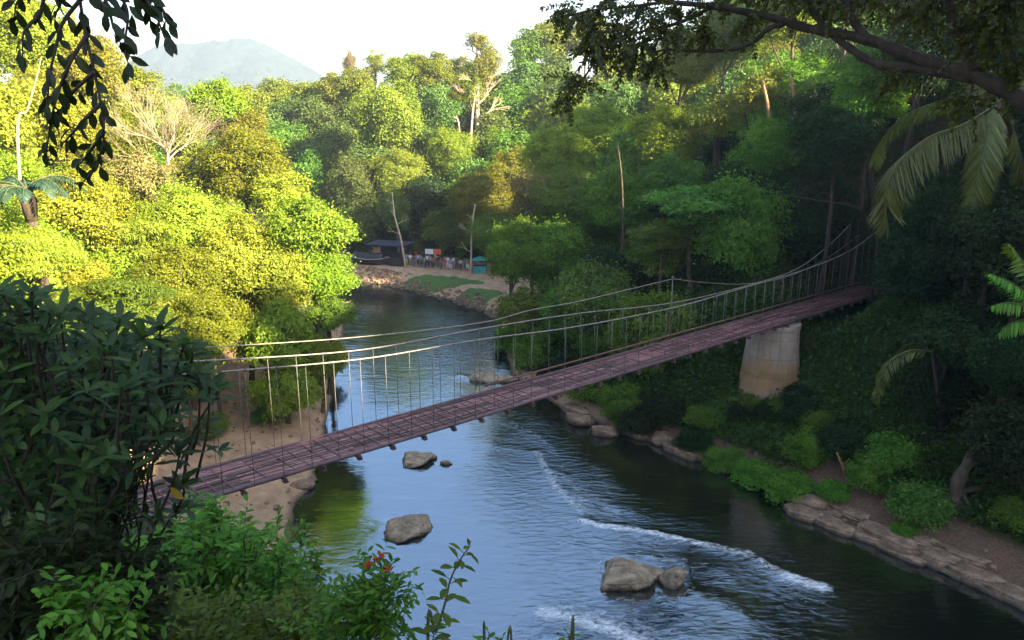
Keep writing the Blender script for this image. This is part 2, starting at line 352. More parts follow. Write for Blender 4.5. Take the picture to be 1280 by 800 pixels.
def edge(attr):
    a = N(nt, 'ShaderNodeAttribute', _attribute_name=attr)
    return ramp(nt, mth(nt, 'ADD', a.outputs['Fac'], mth(nt, 'MULTIPLY_ADD', n1, 0.9, -0.45)), [(0.42, (0, 0, 0)), (0.58, (1, 1, 1))]).outputs[0]
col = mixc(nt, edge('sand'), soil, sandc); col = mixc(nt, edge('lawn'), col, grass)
sx = nt.nodes.new('ShaderNodeSeparateXYZ'); L(nt, pos, sx.inputs[0])
wet = nt.nodes.new('ShaderNodeMapRange'); wet.inputs[1].default_value = 0.02; wet.inputs[2].default_value = 0.22; L(nt, mth(nt, 'MULTIPLY_ADD', n1, 0.15, mth(nt, 'SUBTRACT', sx.outputs[2], 0.06)), wet.inputs[0])
col = mixc(nt, wet.outputs[0], (0.06, 0.042, 0.028), col)
p = N(nt, 'ShaderNodeBsdfPrincipled', Roughness=0.92); L(nt, col, p.inputs['Base Color'])
b = N(nt, 'ShaderNodeBump', Strength=0.7, Distance=0.12); L(nt, mth(nt, 'ADD', n2, tnoise(nt, pos, 2.5, 8, 0.7)), b.inputs['Height']); L(nt, b.outputs[0], p.inputs['Normal'])
L(nt, p.outputs[0], out.inputs['Surface'])
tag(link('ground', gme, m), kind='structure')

# ------------------------------------------------------------------ water
wx = axis_steps(-150, 130, -26, 32, 0.3); wy = axis_steps(-60, 140, 26, 108, 0.3)
WX, WY = np.meshgrid(wx, wy, indexing='ij')
def pline_dist(P, X, Y):
    best = np.full(X.shape, 1e9)
    for a, b in zip(P[:-1], P[1:]):
        dx, dy = b[0]-a[0], b[1]-a[1]; t = np.clip(((X-a[0])*dx+(Y-a[1])*dy)/(dx*dx+dy*dy), 0, 1)
        best = np.minimum(best, np.hypot(X-a[0]-t*dx, Y-a[1]-t*dy))
    return best
FOAM = [([(672,566),(683,590),(697,612),(728,642)], .42, .62), ([(728,652),(748,658),(790,662),(838,672),(885,683)], .30, 1.1), ([(885,683),(935,694),(985,722),(1005,730)], .42, .72), ([(985,722),(1012,732),(1030,736)], .5, 1.0),
        ([(640,528),(672,545),(692,562)], .3, .5), ([(690,612),(740,622),(790,640)], .5, .4), ([(680,766),(720,776),(765,788),(800,802)], .6, .85), ([(700,760),(760,775),(850,800)], 1.1, .45),
        ([(690,590),(720,606),(735,640)], .7, .45), ([(930,690),(960,720),(1000,745),(1050,765)], .8, .38), ([(575,470),(600,476),(625,482)], .35, .7), ([(748,706),(760,698),(800,694),(830,700),(852,698),(866,716)], .22, .5), ([(745,715),(748,735),(765,748)], .2, .42), ([(862,720),(866,738),(850,748)], .2, .42), ([(870,740),(900,752),(940,770)], .5, .4), ([(474,664),(480,654),(505,650),(535,654)], .16, .45), ([(612,556),(640,560),(668,566)], .3, .35), ([(735,655),(720,668),(716,690),(725,715)], .5, .36), ([(840,678),(860,700),(900,712)], .6, .4), ([(752,745),(790,752),(850,748)], .35, .5)]
foam = np.zeros_like(WX); WZ = np.zeros_like(WX)
for P, w, s in FOAM:
    q = [tuple(onz(*k)[:2]) for k in P]; d = pline_dist(q, WX, WY)
    foam = np.maximum(foam, s*np.exp(-(d/w)**2)); WZ += 0.07*s*np.exp(-(d/(w*1.4))**2)
rough_w = np.zeros_like(WX)      # rougher, faster water
for P, w in (([(650,520),(690,600),(730,650),(900,685),(1040,740)], 2.6), ([(690,775),(760,790)], 3.5), ([(470,385),(540,395),(610,415),(560,440)], 6.0), ([(640,600),(680,680),(690,760)], 3.0)):
    q = [tuple(onz(*k)[:2]) for k in P]; rough_w = np.maximum(rough_w, np.exp(-(pline_dist(q, WX, WY)/w)**2))
for i in range(WX.shape[0]):
    for j in range(WX.shape[1]):
        if foam[i, j] > .12: WZ[i, j] += foam[i, j]*(.10*noise.noise((WX[i, j]*1.8, WY[i, j]*1.8, 2))+.05*noise.noise((WX[i, j]*4, WY[i, j]*4, 9)))
wme = grid_mesh('river_water', WX, WY, WZ)
for nm, A in (('foam', foam), ('rough', rough_w)):
    a_ = wme.attributes.new(nm, 'FLOAT', 'POINT'); a_.data.foreach_set('value', A.ravel().astype(np.float32))
m, nt, out = new_mat('river_water'); pos = geo_pos(nt)
mp = nt.nodes.new('ShaderNodeMapping'); mp.inputs['Rotation'].default_value = (0, 0, R(-28)); mp.inputs['Scale'].default_value = (0.8, 1.9, 1); L(nt, pos, mp.inputs[0])
fa = N(nt, 'ShaderNodeAttribute', _attribute_name='foam'); ra = N(nt, 'ShaderNodeAttribute', _attribute_name='rough')
rip = tnoise(nt, mp.outputs[0], 1.7, 5, 0.55, 0.6); rip2 = tnoise(nt, mp.outputs[0], 0.45, 3, 0.5, 0.5)
calm = ramp(nt, tnoise(nt, pos, 0.16, 3, 0.5, 0.8), [(0.38, (0.28, 0.28, 0.28)), (0.62, (1, 1, 1))]).outputs[0]
hgt = mth(nt, 'ADD', mth(nt, 'MULTIPLY', rip, mth(nt, 'MULTIPLY_ADD', ra.outputs['Fac'], 0.9, mth(nt, 'MULTIPLY', calm, 0.38))), mth(nt, 'MULTIPLY', rip2, 0.55))
b = N(nt, 'ShaderNodeBump', Strength=0.42, Distance=0.12); L(nt, hgt, b.inputs['Height'])
fr = N(nt, 'ShaderNodeFresnel', IOR=4.2); L(nt, b.outputs[0], fr.inputs['Normal'])
body = N(nt, 'ShaderNodeBsdfDiffuse'); L(nt, ramp(nt, n3 if False else tnoise(nt, pos, 0.12, 3), [(0.35, (0.010, 0.012, 0.007)), (0.7, (0.028, 0.026, 0.012))]).outputs[0], body.inputs['Color'])
gl = N(nt, 'ShaderNodeBsdfGlossy', Roughness=0.05); gl.inputs['Color'].default_value = (0.70, 0.84, 1.0, 1); L(nt, b.outputs[0], gl.inputs['Normal'])  # blue tint in the gloss stands in for a bluer reflected sky
mx = nt.nodes.new('ShaderNodeMixShader'); L(nt, fr.outputs[0], mx.inputs[0]); L(nt, body.outputs[0], mx.inputs[1]); L(nt, gl.outputs[0], mx.inputs[2])
fn = tnoise(nt, mp.outputs[0], 2.3, 8, 0.8, 1.2)
fm = ramp(nt, mth(nt, 'MULTIPLY', fa.outputs['Fac'], mth(nt, 'MULTIPLY_ADD', fn, 3.4, -1.0)), [(0.30, (0, 0, 0)), (0.80, (1, 1, 1))]).outputs[0]
fo = N(nt, 'ShaderNodeBsdfDiffuse'); fo.inputs['Color'].default_value = (0.85, 0.87, 0.9, 1)
m3 = nt.nodes.new('ShaderNodeMixShader'); L(nt, fm, m3.inputs[0]); L(nt, mx.outputs[0], m3.inputs[1]); L(nt, fo.outputs[0], m3.inputs[2]); L(nt, m3.outputs[0], out.inputs['Surface'])
tag(link('river_water', wme, m), kind='structure')

# ------------------------------------------------------------------ crowns
def unit_dirs(n): return nrm(RNG.normal(size=(n, 3)))
def crown_proto(name, clumps, leaves, leaf, oblate=0.8, cr=(0.24, 0.40), hollow=0.35, droop=0.0, aspect=0.5, lower=-0.85, spray=0.2, squash=1.0):
    C = []; tries = 0
    while len(C) < clumps and tries < 4000:
        tries += 1
        d = unit_dirs(1)[0]; r = (hollow+(1-hollow)*RNG.random())*0.74
        c = d*r*np.array([1, 1, squash])
        if c[2] < lower: continue
        rad = RNG.uniform(*cr)*(1.1-0.35*abs(d[2]))
        if any(np.linalg.norm(c-k[:3]) < 0.42*(rad+k[3]) for k in C) and tries < 3000: continue
        C.append([*c, rad])
    C = np.array(C); w = C[:, 3]**2; n = RNG.multinomial(leaves, w/w.sum())
    idx = np.repeat(np.arange(len(C)), n); k = len(idx)
    d = unit_dirs(k); d[:, 2] = np.where(d[:, 2] < -0.65, np.abs(d[:, 2]), d[:, 2])
    rr = 0.72+0.34*RNG.random(k)**0.8
    lumpy = 1+0.34*np.sin(d[:, 0]*7+idx)*np.sin(d[:, 1]*7+2*idx)*np.cos(d[:, 2]*6+idx)
    P = C[idx, :3]+d*(C[idx, 3]*rr*lumpy)[:, None]*np.array([1, 1, oblate])
    far_ = RNG.random(k) < spray; P[far_] += d[far_]*(RNG.random(far_.sum())**2*0.26)[:, None]
    out_ = nrm(P-C[idx, :3]*0.6)
    nv = nrm(out_*0.8+np.array([0, 0, 0.55])+RNG.normal(size=(k, 3))*0.5)
    axx = nrm(np.cross(nv, RNG.normal(size=(k, 3)))+out_*0.35+np.array([0, 0, -droop]))
    l = leaf*RNG.uniform(0.55, 1.45, k)
    V, Fc = leaf_quads(P, axx, nv, l, l*aspect)
    ct = RNG.random(len(C)); t = np.clip(0.25+0.5*ct[idx]+RNG.normal(0, 0.22, k), 0, 1)
    return np_mesh(name, V, Fc, np.repeat(t, 4))
PROTO = {}
def protos(kind, count, **kw): PROTO[kind] = [crown_proto('crown_'+kind, **kw) for _ in range(count)]
protos('round', 4, clumps=46, leaves=17000, leaf=0.075, cr=(0.2, 0.36))
protos('fine', 3, clumps=75, leaves=36000, leaf=0.052, cr=(0.12, 0.32), spray=0.22)
protos('layered', 3, clumps=34, leaves=16000, leaf=0.072, oblate=0.42, cr=(0.24, 0.42), hollow=0.3, lower=-0.6)
protos('airy', 3, clumps=38, leaves=7500, leaf=0.062, cr=(0.14, 0.28), hollow=0.3, spray=0.35, oblate=0.7)
protos('feather', 2, clumps=40, leaves=26000, leaf=0.085, oblate=0.45, aspect=0.22, droop=0.5, cr=(0.22, 0.36), lower=-0.4)
protos('far', 4, clumps=38, leaves=9000, leaf=0.095, cr=(0.22, 0.38))
protos('dome', 3, clumps=34, leaves=11000, leaf=0.085, lower=-0.05, cr=(0.24, 0.38), hollow=0.5)
protos('vine', 2, clumps=48, leaves=20000, leaf=0.07, droop=0.7, cr=(0.18, 0.32), lower=-0.9)

def trunk_mesh(base, top, r0, crown_c, rx, rz, limbs=6, wob=0.06, smax=10):
    mb = MB(); base = Vector(base); top = Vector(top); hgt_ = (top-base).length
    off = Vector((random.uniform(-1, 1), random.uniform(-1, 1), 0))*wob*hgt_
    pts = [base+(top-base)*t+off*math.sin(t*math.pi) for t in (-0.03, 0.04, 0.2, 0.4, 0.6, 0.8, 1.0)]
    mb.tube(pts, [r0*k for k in (1.7, 1.25, 1.0, 0.86, 0.7, 0.5, 0.3)], 8)
    for i in range(limbs):
        t = random.uniform(0.5, 0.95); k = min(int(t*5)+1, 5); s = pts[k].lerp(pts[k+1], 0.5) if k < 6 else pts[6]
        a = random.uniform(0, 6.28)+i*2.4; e = Vector((math.cos(a)*rx*random.uniform(.4, .75), math.sin(a)*rx*random.uniform(.4, .75), rz*random.uniform(-.1, .65)))
        q = Vector(crown_c)+e; mid = s.lerp(q, 0.5)+Vector((0, 0, -0.1*rz))
        mb.tube([s, mid, q], [r0*0.42, r0*0.28, r0*0.08], 5)
    return mb
def tree(px, py, Y, rpx, ratio, kind, mat, label, cat='tree', group=None, bark=None, name='broadleaf_tree', base=None, r0=None, proto=None, lean=0.0, limbs=6):
    c = at(px, py, Y); s = (c-CAM).length*CP if False else Y*math.hypot(1, 0)/1.0
    rx = rpx*Y/F/max(0.85, ray(px, py).y); rz = rx*ratio
    bx, by = (c.x+lean, c.y) if base is None else base
    gz = gh(bx, by)
    if c.z-rz*0.55 < gz and cat == 'tree': rz = max((c.z-gz)/0.75, rx*0.45)
    root = empty(name, (bx, by, gz), label, cat, group)
    t = trunk_mesh((0, 0, -0.3), (c.x-bx, c.y-by, c.z-gz+rz*0.35), r0 or max(0.12, rx*0.055), (c.x-bx, c.y-by, c.z-gz), rx, rz, limbs)
    t.build('trunk', bark or BARK, root)
    me = (proto or PROTO)[kind]; me = me[random.randrange(len(me))]
    o = link('crown', me, LEAF[mat], root); o.location = (c.x-bx, c.y-by, c.z-gz); o.scale = (rx, rx, rz); o.rotation_euler = (0, 0, random.uniform(0, 6.28))
    return root

# ------------------------------------------------------------------ forest (px, py, Y, radius px, height ratio, crown kind, leaf, label)
GL, GR, GF, GH = 'sunlit trees on the left bank', 'shaded trees on the right slope', 'trees on the hillside beyond the bend', 'trees on the shaded far valley side'
LEFT_TREES = [
 (25,40,72,62,1.0,'fine','gold','tall golden tree filling the top left corner behind the hanging leaf spray'),
 (95,85,80,58,1.0,'fine','gold','golden tree with rounded crown just right of the hanging leaf spray'),
 (160,120,86,46,0.9,'fine','olive','olive-gold tree in front of the hazy mountain foot, left of the bare pale tree'),
 (60,150,66,62,1.0,'fine','gold','bright yellow tree behind the dark hanging leaves, above the palm'),
 (-10,150,60,62,1.1,'round','gold','golden tree cut by the left edge beside the thin leaning pale trunk'),
 (140,185,74,52,1.0,'fine','lime','lime-yellow tree between the hanging leaves and the bare pale tree'),
 (268,128,88,36,0.95,'round','lime','small lime crown showing just right of the top of the bare tree'),
 (185,225,68,46,0.9,'airy','tan','thin straw-coloured crown around the foot of the bare pale tree'),
 (250,225,72,46,0.9,'airy','olive','see-through olive tree at the right foot of the bare pale tree'),
 (312,212,70,54,0.95,'fine','lime','round green-gold tree with dark gaps, above and left of the riverside tree'),
 (300,160,92,34,0.9,'round','olive','olive crown under the right branches of the bare tree, before the blue valley'),
 (352,250,66,40,0.9,'round','gold','small golden crown between the round green-gold tree and the riverside tree'),
 (390,285,60,50,0.95,'round','lime','bright rounded tree standing out over the river, lit yellow on top'),
 (402,345,59,42,0.9,'round','lime','lower crown of leaves in the middle of the river edge, under the bright rounded tree'),
 (413,392,58,32,0.8,'vine','mid','green leafy mass drooping to the water at the river edge'),
 (240,285,60,62,0.9,'fine','gold','wide golden tree in the middle of the left bank, below the bare tree'),
 (175,290,57,54,0.9,'feather','lime','soft lime feathery tree left of the wide golden tree'),
 (300,325,58,58,1.0,'fine','gold','golden tree between the wide golden tree and the riverside tree'),
 (225,350,52,55,0.9,'fine','lime','lime-yellow tree above the left end of the suspension cables'),
 (345,350,57,46,1.0,'round','gold','bright yellow tree directly above the hanging bush on the beach'),
 (100,265,54,64,0.95,'fine','gold','golden tree right of the palm crown'),
 (38,318,39,52,0.8,'feather','gold','yellow feathery tree around the palm trunk'),
 (15,355,46,50,0.9,'fine','olive','olive tree low at the left edge under the palm'),
 (85,350,47,48,0.8,'fine','gold','low golden tree between palm and feathery green shrub tree'),
 (140,388,41,78,0.62,'feather','mid','fresh green feathery tree with flat wide top behind the glossy shrub'),
 (265,400,50,46,0.9,'fine','lime','shaded lime tree behind the cables left of the beach'),
 (350,424,53,54,0.95,'vine','lime','yellow-green bush tree overhanging the sandy beach'),
 (357,488,51,44,0.9,'vine','lime','low leafy bush touching the lit sand beneath the overhanging tree'),
 (398,448,55,36,1.0,'vine','lime','green bush at the water edge right of the beach'),
 (225,455,45,48,0.9,'fine','mid','dark green tree behind the cables at the left edge of the beach'),
 (0,235,56,60,0.95,'fine','lime','lime tree behind the palm crown at the left edge'),
]
FAR_TREES = [
 (485,143,126,52,1.0,'fine','olive','big rounded golden-green tree, tallest lit crown left of the tall pale tree'),
 (447,232,118,46,1.0,'fine','valley','blue-green tree with shaded left half below the big rounded golden tree'),
 (500,215,117,38,1.0,'fine','olive','golden crown right of the blue-green tree'),
 (497,265,111,34,1.1,'airy','mid','slender-trunked pale green tree behind the dark shelter'),
 (440,285,114,36,1.0,'round','valley','dark bluish tree left of the shelter at the river bend'),
 (535,250,114,34,1.1,'round','deep','dark green tree behind the white and red banner'),
 (565,190,122,38,1.0,'fine','lime','bright lime tree at the left foot of the tall pale tree'),
 (602,250,107,48,0.9,'fine','olive','spreading yellow tree standing over the crowd'),
 (640,215,110,36,1.0,'fine','olive','golden tree between the spreading yellow tree and the right slope'),
 (560,285,109,36,0.8,'round','mid','green tree spreading low over the left of the crowd'),
 (615,292,101,40,0.75,'fine','mid','green tree shading the right end of the crowd'),
 (625,190,126,34,1.0,'fine','lime','lime crown at the right foot of the tall pale tree'),
 (530,190,128,34,1.1,'far','valley','shaded blue-green tree between the big golden tree and the tall pale tree'),
 (548,135,140,34,1.1,'far','valley','dark hazy tree left of the tall pale tree trunk'),
 (640,140,140,36,1.0,'far','mid','hazy green tree right of the tall pale tree'),
 (650,105,148,36,0.9,'far','valley','umbrella-crowned tree with dark trunk right of the tall pale tree'),
 (610,120,150,34,1.0,'far','olive','yellowish crown partly behind the tall pale tree'),
 (540,88,152,28,1.0,'round','lime','yellow-green skyline tree left of the tall pale tree'),
 (505,92,152,30,1.0,'round','lime','yellow-green skyline tree above the big rounded golden tree'),
 (518,80,156,14,1.6,'airy','olive','thin wispy tree poking above the skyline left of the tall pale tree'),
 (470,80,155,18,1.4,'airy','olive','narrow skyline tree with open crown, second from the mountain'),
 (436,82,155,14,1.7,'airy','tan','wispy pale tree on the skyline nearest the mountain'),
 (450,105,152,26,1.0,'far','olive','olive crown on the ridge below the wispy skyline tree'),
 (415,115,154,28,0.9,'far','olive','low olive crown on the ridge at the right foot of the mountain'),
 (385,118,160,26,0.8,'far','olive','golden-topped low tree on the ridge under the mountain'),
 (345,118,160,30,0.8,'far','olive','olive low tree on the ridge left of centre under the mountain'),
 (310,130,150,30,0.9,'far','olive','hazy olive tree on the ridge right of the bare tree'),
 (658,62,164,30,0.9,'far','mid','green skyline tree above the umbrella-crowned tree'),
 (690,52,166,36,0.9,'far','olive','golden skyline tree on the highest part of the ridge'),
 (735,45,166,36,0.9,'far','olive','golden skyline tree partly behind the overhanging leaves'),
 (690,95,150,34,0.9,'far','valley','blue-green tree under the golden skyline tree'),
 (690,130,138,36,0.9,'far','mid','green tree in haze above the lit edge of the right slope'),
 (665,170,130,34,1.0,'far','olive','yellow-olive tree between hazy green tree and the right slope'),
 (580,95,160,28,1.0,'far','valley','blue skyline tree behind the crown of the tall pale tree'),
 (470,185,130,30,1.0,'far','mid','dull green tree beneath the big rounded golden tree'),
 (590,165,132,30,1.1,'far','deep','dark gap-filling tree behind the pale trunks'),
]
VALLEY = [(330,165,150,36),(365,155,154,36),(395,150,150,36),(415,165,145,36),(345,205,138,36),(380,195,140,36),(410,205,134,36),(425,245,126,36),(395,240,130,36),(430,180,140,34),(365,235,132,34),(420,280,122,34),(400,275,124,34),(330,240,130,34),(445,150,146,30),(350,150,158,32)]
RIGHT_TREES = [
 (860,75,86,50,0.9,'fine','olive','tall golden-green tree showing through the gaps of the overhanging leaves'),(915,35,84,56,0.9,'fine','mid','tall green tree under the upper fork of the overhanging branch, cut by the top edge'),(985,5,78,60,0.9,'fine','olive','yellow-green tree behind the second fork of the branch at the top edge'),(1060,-15,70,62,0.9,'fine','mid','tall green tree between the two right forks at the top edge'),(1140,-35,64,70,0.9,'fine','deep','tall dark tree at the top edge left of the upright limb'),(1235,-60,58,80,0.9,'fine','deep','tall dark tree at the top edge right of the upright limb'),
 (700,195,90,52,0.9,'fine','lime','lime tree with sunlit top at the upper left end of the right slope'),
 (745,165,92,48,0.9,'fine','lime','golden-topped tree below the overhanging leaves'),
 (665,240,80,42,1.0,'airy','tan','pinkish-tan half-bare tree at the left end of the right slope'),
 (700,245,80,50,0.95,'fine','mid','mid-green tree at the left end of the right slope, beside the half-bare tree'),
 (645,315,71,46,1.05,'fine','mid','leafy green tree leaning out over the far bend of the river'),
 (690,320,72,54,1.0,'fine','mid','large green tree behind the one leaning over the river'),
 (655,390,66,40,0.95,'vine','mid','low green tree dipping to the water behind the middle of the cables'),
 (705,395,66,48,0.9,'fine','mid','green tree behind the middle of the bridge'),
 (735,260,78,52,0.95,'fine','teal','blue-green tree around the thin straight trunk'),
 (790,185,84,52,0.9,'airy','mid','airy green tree with flat crown upper middle of right slope'),
 (775,250,74,52,0.95,'fine','mid','soft green tree right of the thin straight trunk'),
 (835,170,82,52,0.9,'fine','lime','lime tree with lit top under the overhanging branch'),
 (890,150,80,50,0.9,'airy','olive','sunlit thin tree below the lower fork of the overhanging branch'),
 (950,120,78,54,0.9,'airy','olive','golden thin tree with orange-lit trunks under the big branch'),
 (1010,110,76,54,0.9,'fine','mid','green tree behind the thick part of the overhanging branch'),
 (845,230,72,50,0.85,'fine','teal','green tree above the layered tree in the middle of the right slope'),
 (872,255,62,62,0.55,'layered','teal','layered tree with flat blue-green leaf tiers in front of the dark slope'),
 (825,295,63,46,0.6,'layered','teal','lower tier tree left of the layered tree'),
 (925,235,66,52,0.8,'layered','deep','dark tree right of the layered tree'),
 (965,185,68,52,0.9,'fine','mid','green tree with lit leaf tips beyond the bare crooked branch'),
 (1000,245,66,56,0.9,'fine','deep','dark tree above the right end of the bridge'),
 (765,345,66,52,0.95,'fine','deep','dark tree just behind the high cable post'),
 (745,425,62,42,0.8,'fine','mid','green tree under the middle of the bridge cables'),
 (830,375,64,52,0.9,'fine','deep','dark tree behind the deck between cable post and pier'),
 (905,330,62,55,0.9,'fine','deep','black-green tree behind the rising cables'),
 (1040,180,58,66,0.9,'fine','deep','dark tree below the thick limb, left of the palm'),
 (1090,110,62,64,0.9,'fine','mid','dark tree top directly behind the thick limb'),
 (1160,60,60,70,0.9,'fine','deep','dark crown above the thick limb near the top edge'),
 (1250,50,50,80,0.9,'fine','deep','dark crown in the top right corner'),
 (1130,300,66,56,0.9,'fine','deep','dark tree hiding the far end of the bridge'),
 (1150,330,50,70,0.9,'fine','deep','dark leafy tree right of the bridge end'),
 (1240,290,44,80,0.95,'fine','deep','dark leafy tree below the drooping palm fronds'),
 (1130,400,51,46,0.8,'layered','deep','shrubby tree right of the concrete pier'),
 (1190,420,42,62,0.8,'layered','deep','shrubby tree behind the curved trunk'),
 (1265,450,38,60,0.9,'fine','deep','dark leafy tree at the right edge above the curved trunk'),
 (960,340,68,50,0.8,'fine','deep','dark tree behind the concrete pier'),
]
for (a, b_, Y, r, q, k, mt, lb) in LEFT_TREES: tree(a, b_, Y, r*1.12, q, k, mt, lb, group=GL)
for (a, b_, Y, r, q, k, mt, lb) in FAR_TREES: tree(a, b_, Y, r, q, k, mt, lb, group=GF, bark=BARKP if mt == 'tan' else BARK)
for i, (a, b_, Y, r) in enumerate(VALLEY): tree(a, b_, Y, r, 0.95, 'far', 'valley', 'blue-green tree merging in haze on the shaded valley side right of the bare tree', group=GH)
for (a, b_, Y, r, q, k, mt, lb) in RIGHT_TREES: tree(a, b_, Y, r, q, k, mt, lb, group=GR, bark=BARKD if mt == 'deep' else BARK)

# low trees that fill the wood between the tall ones
FILL = dict(
 left=('low yellow-green tree packed between taller ones on the left bank', 'low trees filling the left bank', ['lime','gold','mid','lime','olive'], ['round','fine']),
 right=('low dark tree packed between taller ones on the right slope', 'low trees filling the right slope', ['deep','mid','teal','mid'], ['fine','fine','layered']),
 far=('low hazy tree filling the hillside beyond the river bend', 'low trees filling the far hillside', ['valley','olive','valley','mid'], ['far']),
 side=('low dark tree added beyond the right edge to cast shade', 'unseen low trees added for shade', ['deep'], ['far']))  # side: unseen trees added on the slope for the shade they cast
placed = []
def project(P):
    r = P-CAM; f = r.y*CP-r.z*SP; u = r.x/f if f > 0.1 else 99; v = -(r.z*CP+r.y*SP)/max(f, 0.1)
    return 640+u*F, 400+v*F
fr_ = random.Random(5)
for k in range(9000):
    x = fr_.uniform(-95, 85); y = fr_.uniform(-20, 190)
    d = float(samp(Dd, x, y)); lf = float(samp(LF.astype(float), x, y)) > 0.5
    sp = (4.6 if lf else 5.6)+max(0, y-60)*0.03
    if lf and y < 36: continue
    if d < (9.5 if lf and 36 < y < 64 else 5.0): continue
    if not lf and y > 78 and x < 12 and d < 19: continue
    if not lf and math.hypot(x-17, y-49.5) < 8: continue
    px, py = project(Vector((x, y, gh(x, y)+4))) if y > 3 else (9999, 0)
    zone = 'left' if lf and y < 112 else ('far' if y > 112 or (x < -5 and y > 95) else 'right')
    if px < -60 or y < -20: continue
    if lf and y < 40 and px > 1330: continue
    if px > 1330:
        if x > 75 or y < -20 or y > 70: continue
        zone = 'side'; sp = 9.0
    if -2 < (x+10.65)*.732+(y-25)*.681 < 56 and abs(-(x+10.65)*.681+(y-25)*.732) < 4.5: continue
    if any((x-a)**2+(y-b_)**2 < sp*sp for a, b_ in placed): continue
    placed.append((x, y)); lb, gp, mts, kinds = FILL[zone]
    z = gh(x, y); r = fr_.uniform(3.2, 4.6)*(1+max(0, y-80)*0.004); hc = r*fr_.uniform(0.75, 1.25)
    root = empty('understorey_tree', (x, y, z), lb, 'tree', gp)
    trunk_mesh((0, 0, -0.3), (0, 0, hc+r*0.3), 0.16, (0, 0, hc), r, r, 3).build('trunk', BARK, root)
    kd = fr_.choice(kinds); me = PROTO[kd][fr_.randrange(len(PROTO[kd]))]
    o = link('crown', me, LEAF['deep' if zone == 'right' and x > 25 and y < 64 else fr_.choice(mts)], root); o.location = (0, 0, hc); o.scale = (r, r, r*fr_.uniform(.85, 1.25)); o.rotation_euler = (0, 0, fr_.uniform(0, 6.28))  # far right of the slope takes the darkened leaves for its shade
print('FILL', len(placed))

# ------------------------------------------------------------------ the suspension bridge
A2 = Vector((-10.65, 25.0)); B2 = Vector((26.3, 59.4)); BD = (B2-A2).normalized(); BN = Vector((-BD.y, BD.x))   # BN points to the far side
BW = 1.12
def on_plane(px, py, off):
    """where the ray of a pixel meets the vertical plane parallel to the deck, off metres to its far side"""
    r = ray(px, py); o = A2+BN*off
    n = Vector((BN.x, BN.y)); t = (o-Vector((0, 0))).dot(n)/(r.x*n.x+r.y*n.y)
    return CAM+r*t
def s_of(P): return (Vector((P.x, P.y))-A2).dot(BD)
DK = sorted((s_of(P), P.z) for P in [on_plane(a, b_, 0) for a, b_ in ((250,606),(330,582),(420,557),(510,533),(600,511),(700,479),(800,447),(900,417),(1000,388),(1085,364))])
cs = np.polyfit([a for a, _ in DK], [b_ for _, b_ in DK], 2)
S0, S1 = -5.5, 53.5
def deck_z(s): return float(np.polyval(cs, max(s, -1.0)))
def bp(s, off, dz=0.0): q = A2+BD*s+BN*off; return Vector((q.x, q.y, deck_z(s)+dz))
print('DECK', [(round(a, 1), round(b_, 2)) for a, b_ in DK])
bridge = empty('suspension_bridge', bp(0, 0), 'long narrow suspension footbridge with purplish plank deck and pale cables crossing the river', 'bridge')
BO = bridge.location.copy()
def bpart(mb, name, mat, smooth=True, parent=None): 
    o = mb.build(name, mat, parent or bridge, smooth=smooth); 
    for v in o.data.vertices: v.co -= BO
    return o
# deck: long slats laid lengthwise in short pieces, with cross strips
mb = MB(); rr = random.Random(3); NSL = 17; TI = []
for k in range(NSL):
    off = -BW+0.06+(2*BW-0.12)*k/(NSL-1); s = S0-rr.random()*2
    while s < S1:
        ln = rr.uniform(1.8, 3.6); e = min(s+ln, S1); hz_ = 0.018+rr.random()*0.022; jo = rr.uniform(-.018, .018)
        m_ = [bp(s+(e-s)*t, off+jo*(1 if t < .5 else -1), hz_) for t in (0, .5, 1)]
        tv = rr.random(); wd = rr.uniform(0.036, 0.056); nn = Vector((BN.x, BN.y, 0))*wd; dn = Vector((0, 0, -0.03))
        for a, b_ in zip(m_[:-1], m_[1:]):
            i0 = len(mb.v)
            TI += [tv]*8
            for c in (a, b_): mb.v += [c+nn, c-nn, c-nn+dn, c+nn+dn]
            for f in ((0,1,5,4),(1,2,6,5),(2,3,7,6),(3,0,4,7),(3,2,1,0),(4,5,6,7)): mb.f.append(tuple(i0+q for q in f))
        s = e+rr.uniform(0.01, 0.05)
M3 = Matrix(((BD.x, BN.x, 0), (BD.y, BN.y, 0), (0, 0, 1)))
s = S0
while s < S1:
    if rr.random() < 0.8: mb.box(bp(s, rr.uniform(-.1, .1), 0.047), (0.022, BW*rr.uniform(.75, .96), 0.008), M3)
    s += rr.uniform(0.35, 0.75)
TI += [.35]*(len(mb.v)-len(TI)); deck = bpart(mb, 'deck', DECK, smooth=False); da = deck.data.attributes.new('tint', 'FLOAT', 'POINT'); da.data.foreach_set('value', np.array(TI, np.float32))
mb = MB(); mb.tube([bp(S0+(S1-S0)*t/60, 0, -0.045) for t in range(61)], 0.03, 6)
for k in range(60):
    a, b_ = S0+(S1-S0)*k/60, S0+(S1-S0)*(k+1)/60; i0 = len(mb.v)
    mb.v += [bp(a, BW-.05, -0.022), bp(a, -BW+.05, -0.022), bp(b_, -BW+.05, -0.022), bp(b_, BW-.05, -0.022)]; mb.f.append((i0, i0+1, i0+2, i0+3))
bpart(mb, 'deck_bearer', BEAM)
for off in (-BW-0.03, BW+0.03):
    mb = MB(); mb.tube([bp(S0+(S1-S0)*t/60, off, 0.03) for t in range(61)], 0.075, 8); bpart(mb, 'edge_beam', BEAM)
mb = MB(); mb.tube([bp(14+(S1-14)*t/40, BW+0.12, 0.30) for t in range(41)], 0.05, 7); bpart(mb, 'kick_rail', rough_mat('rusty_rail', [(0.3, (0.10, 0.04, 0.03)), (0.7, (0.2, 0.09, 0.07))], 3))
s = S0+0.4; k = 0
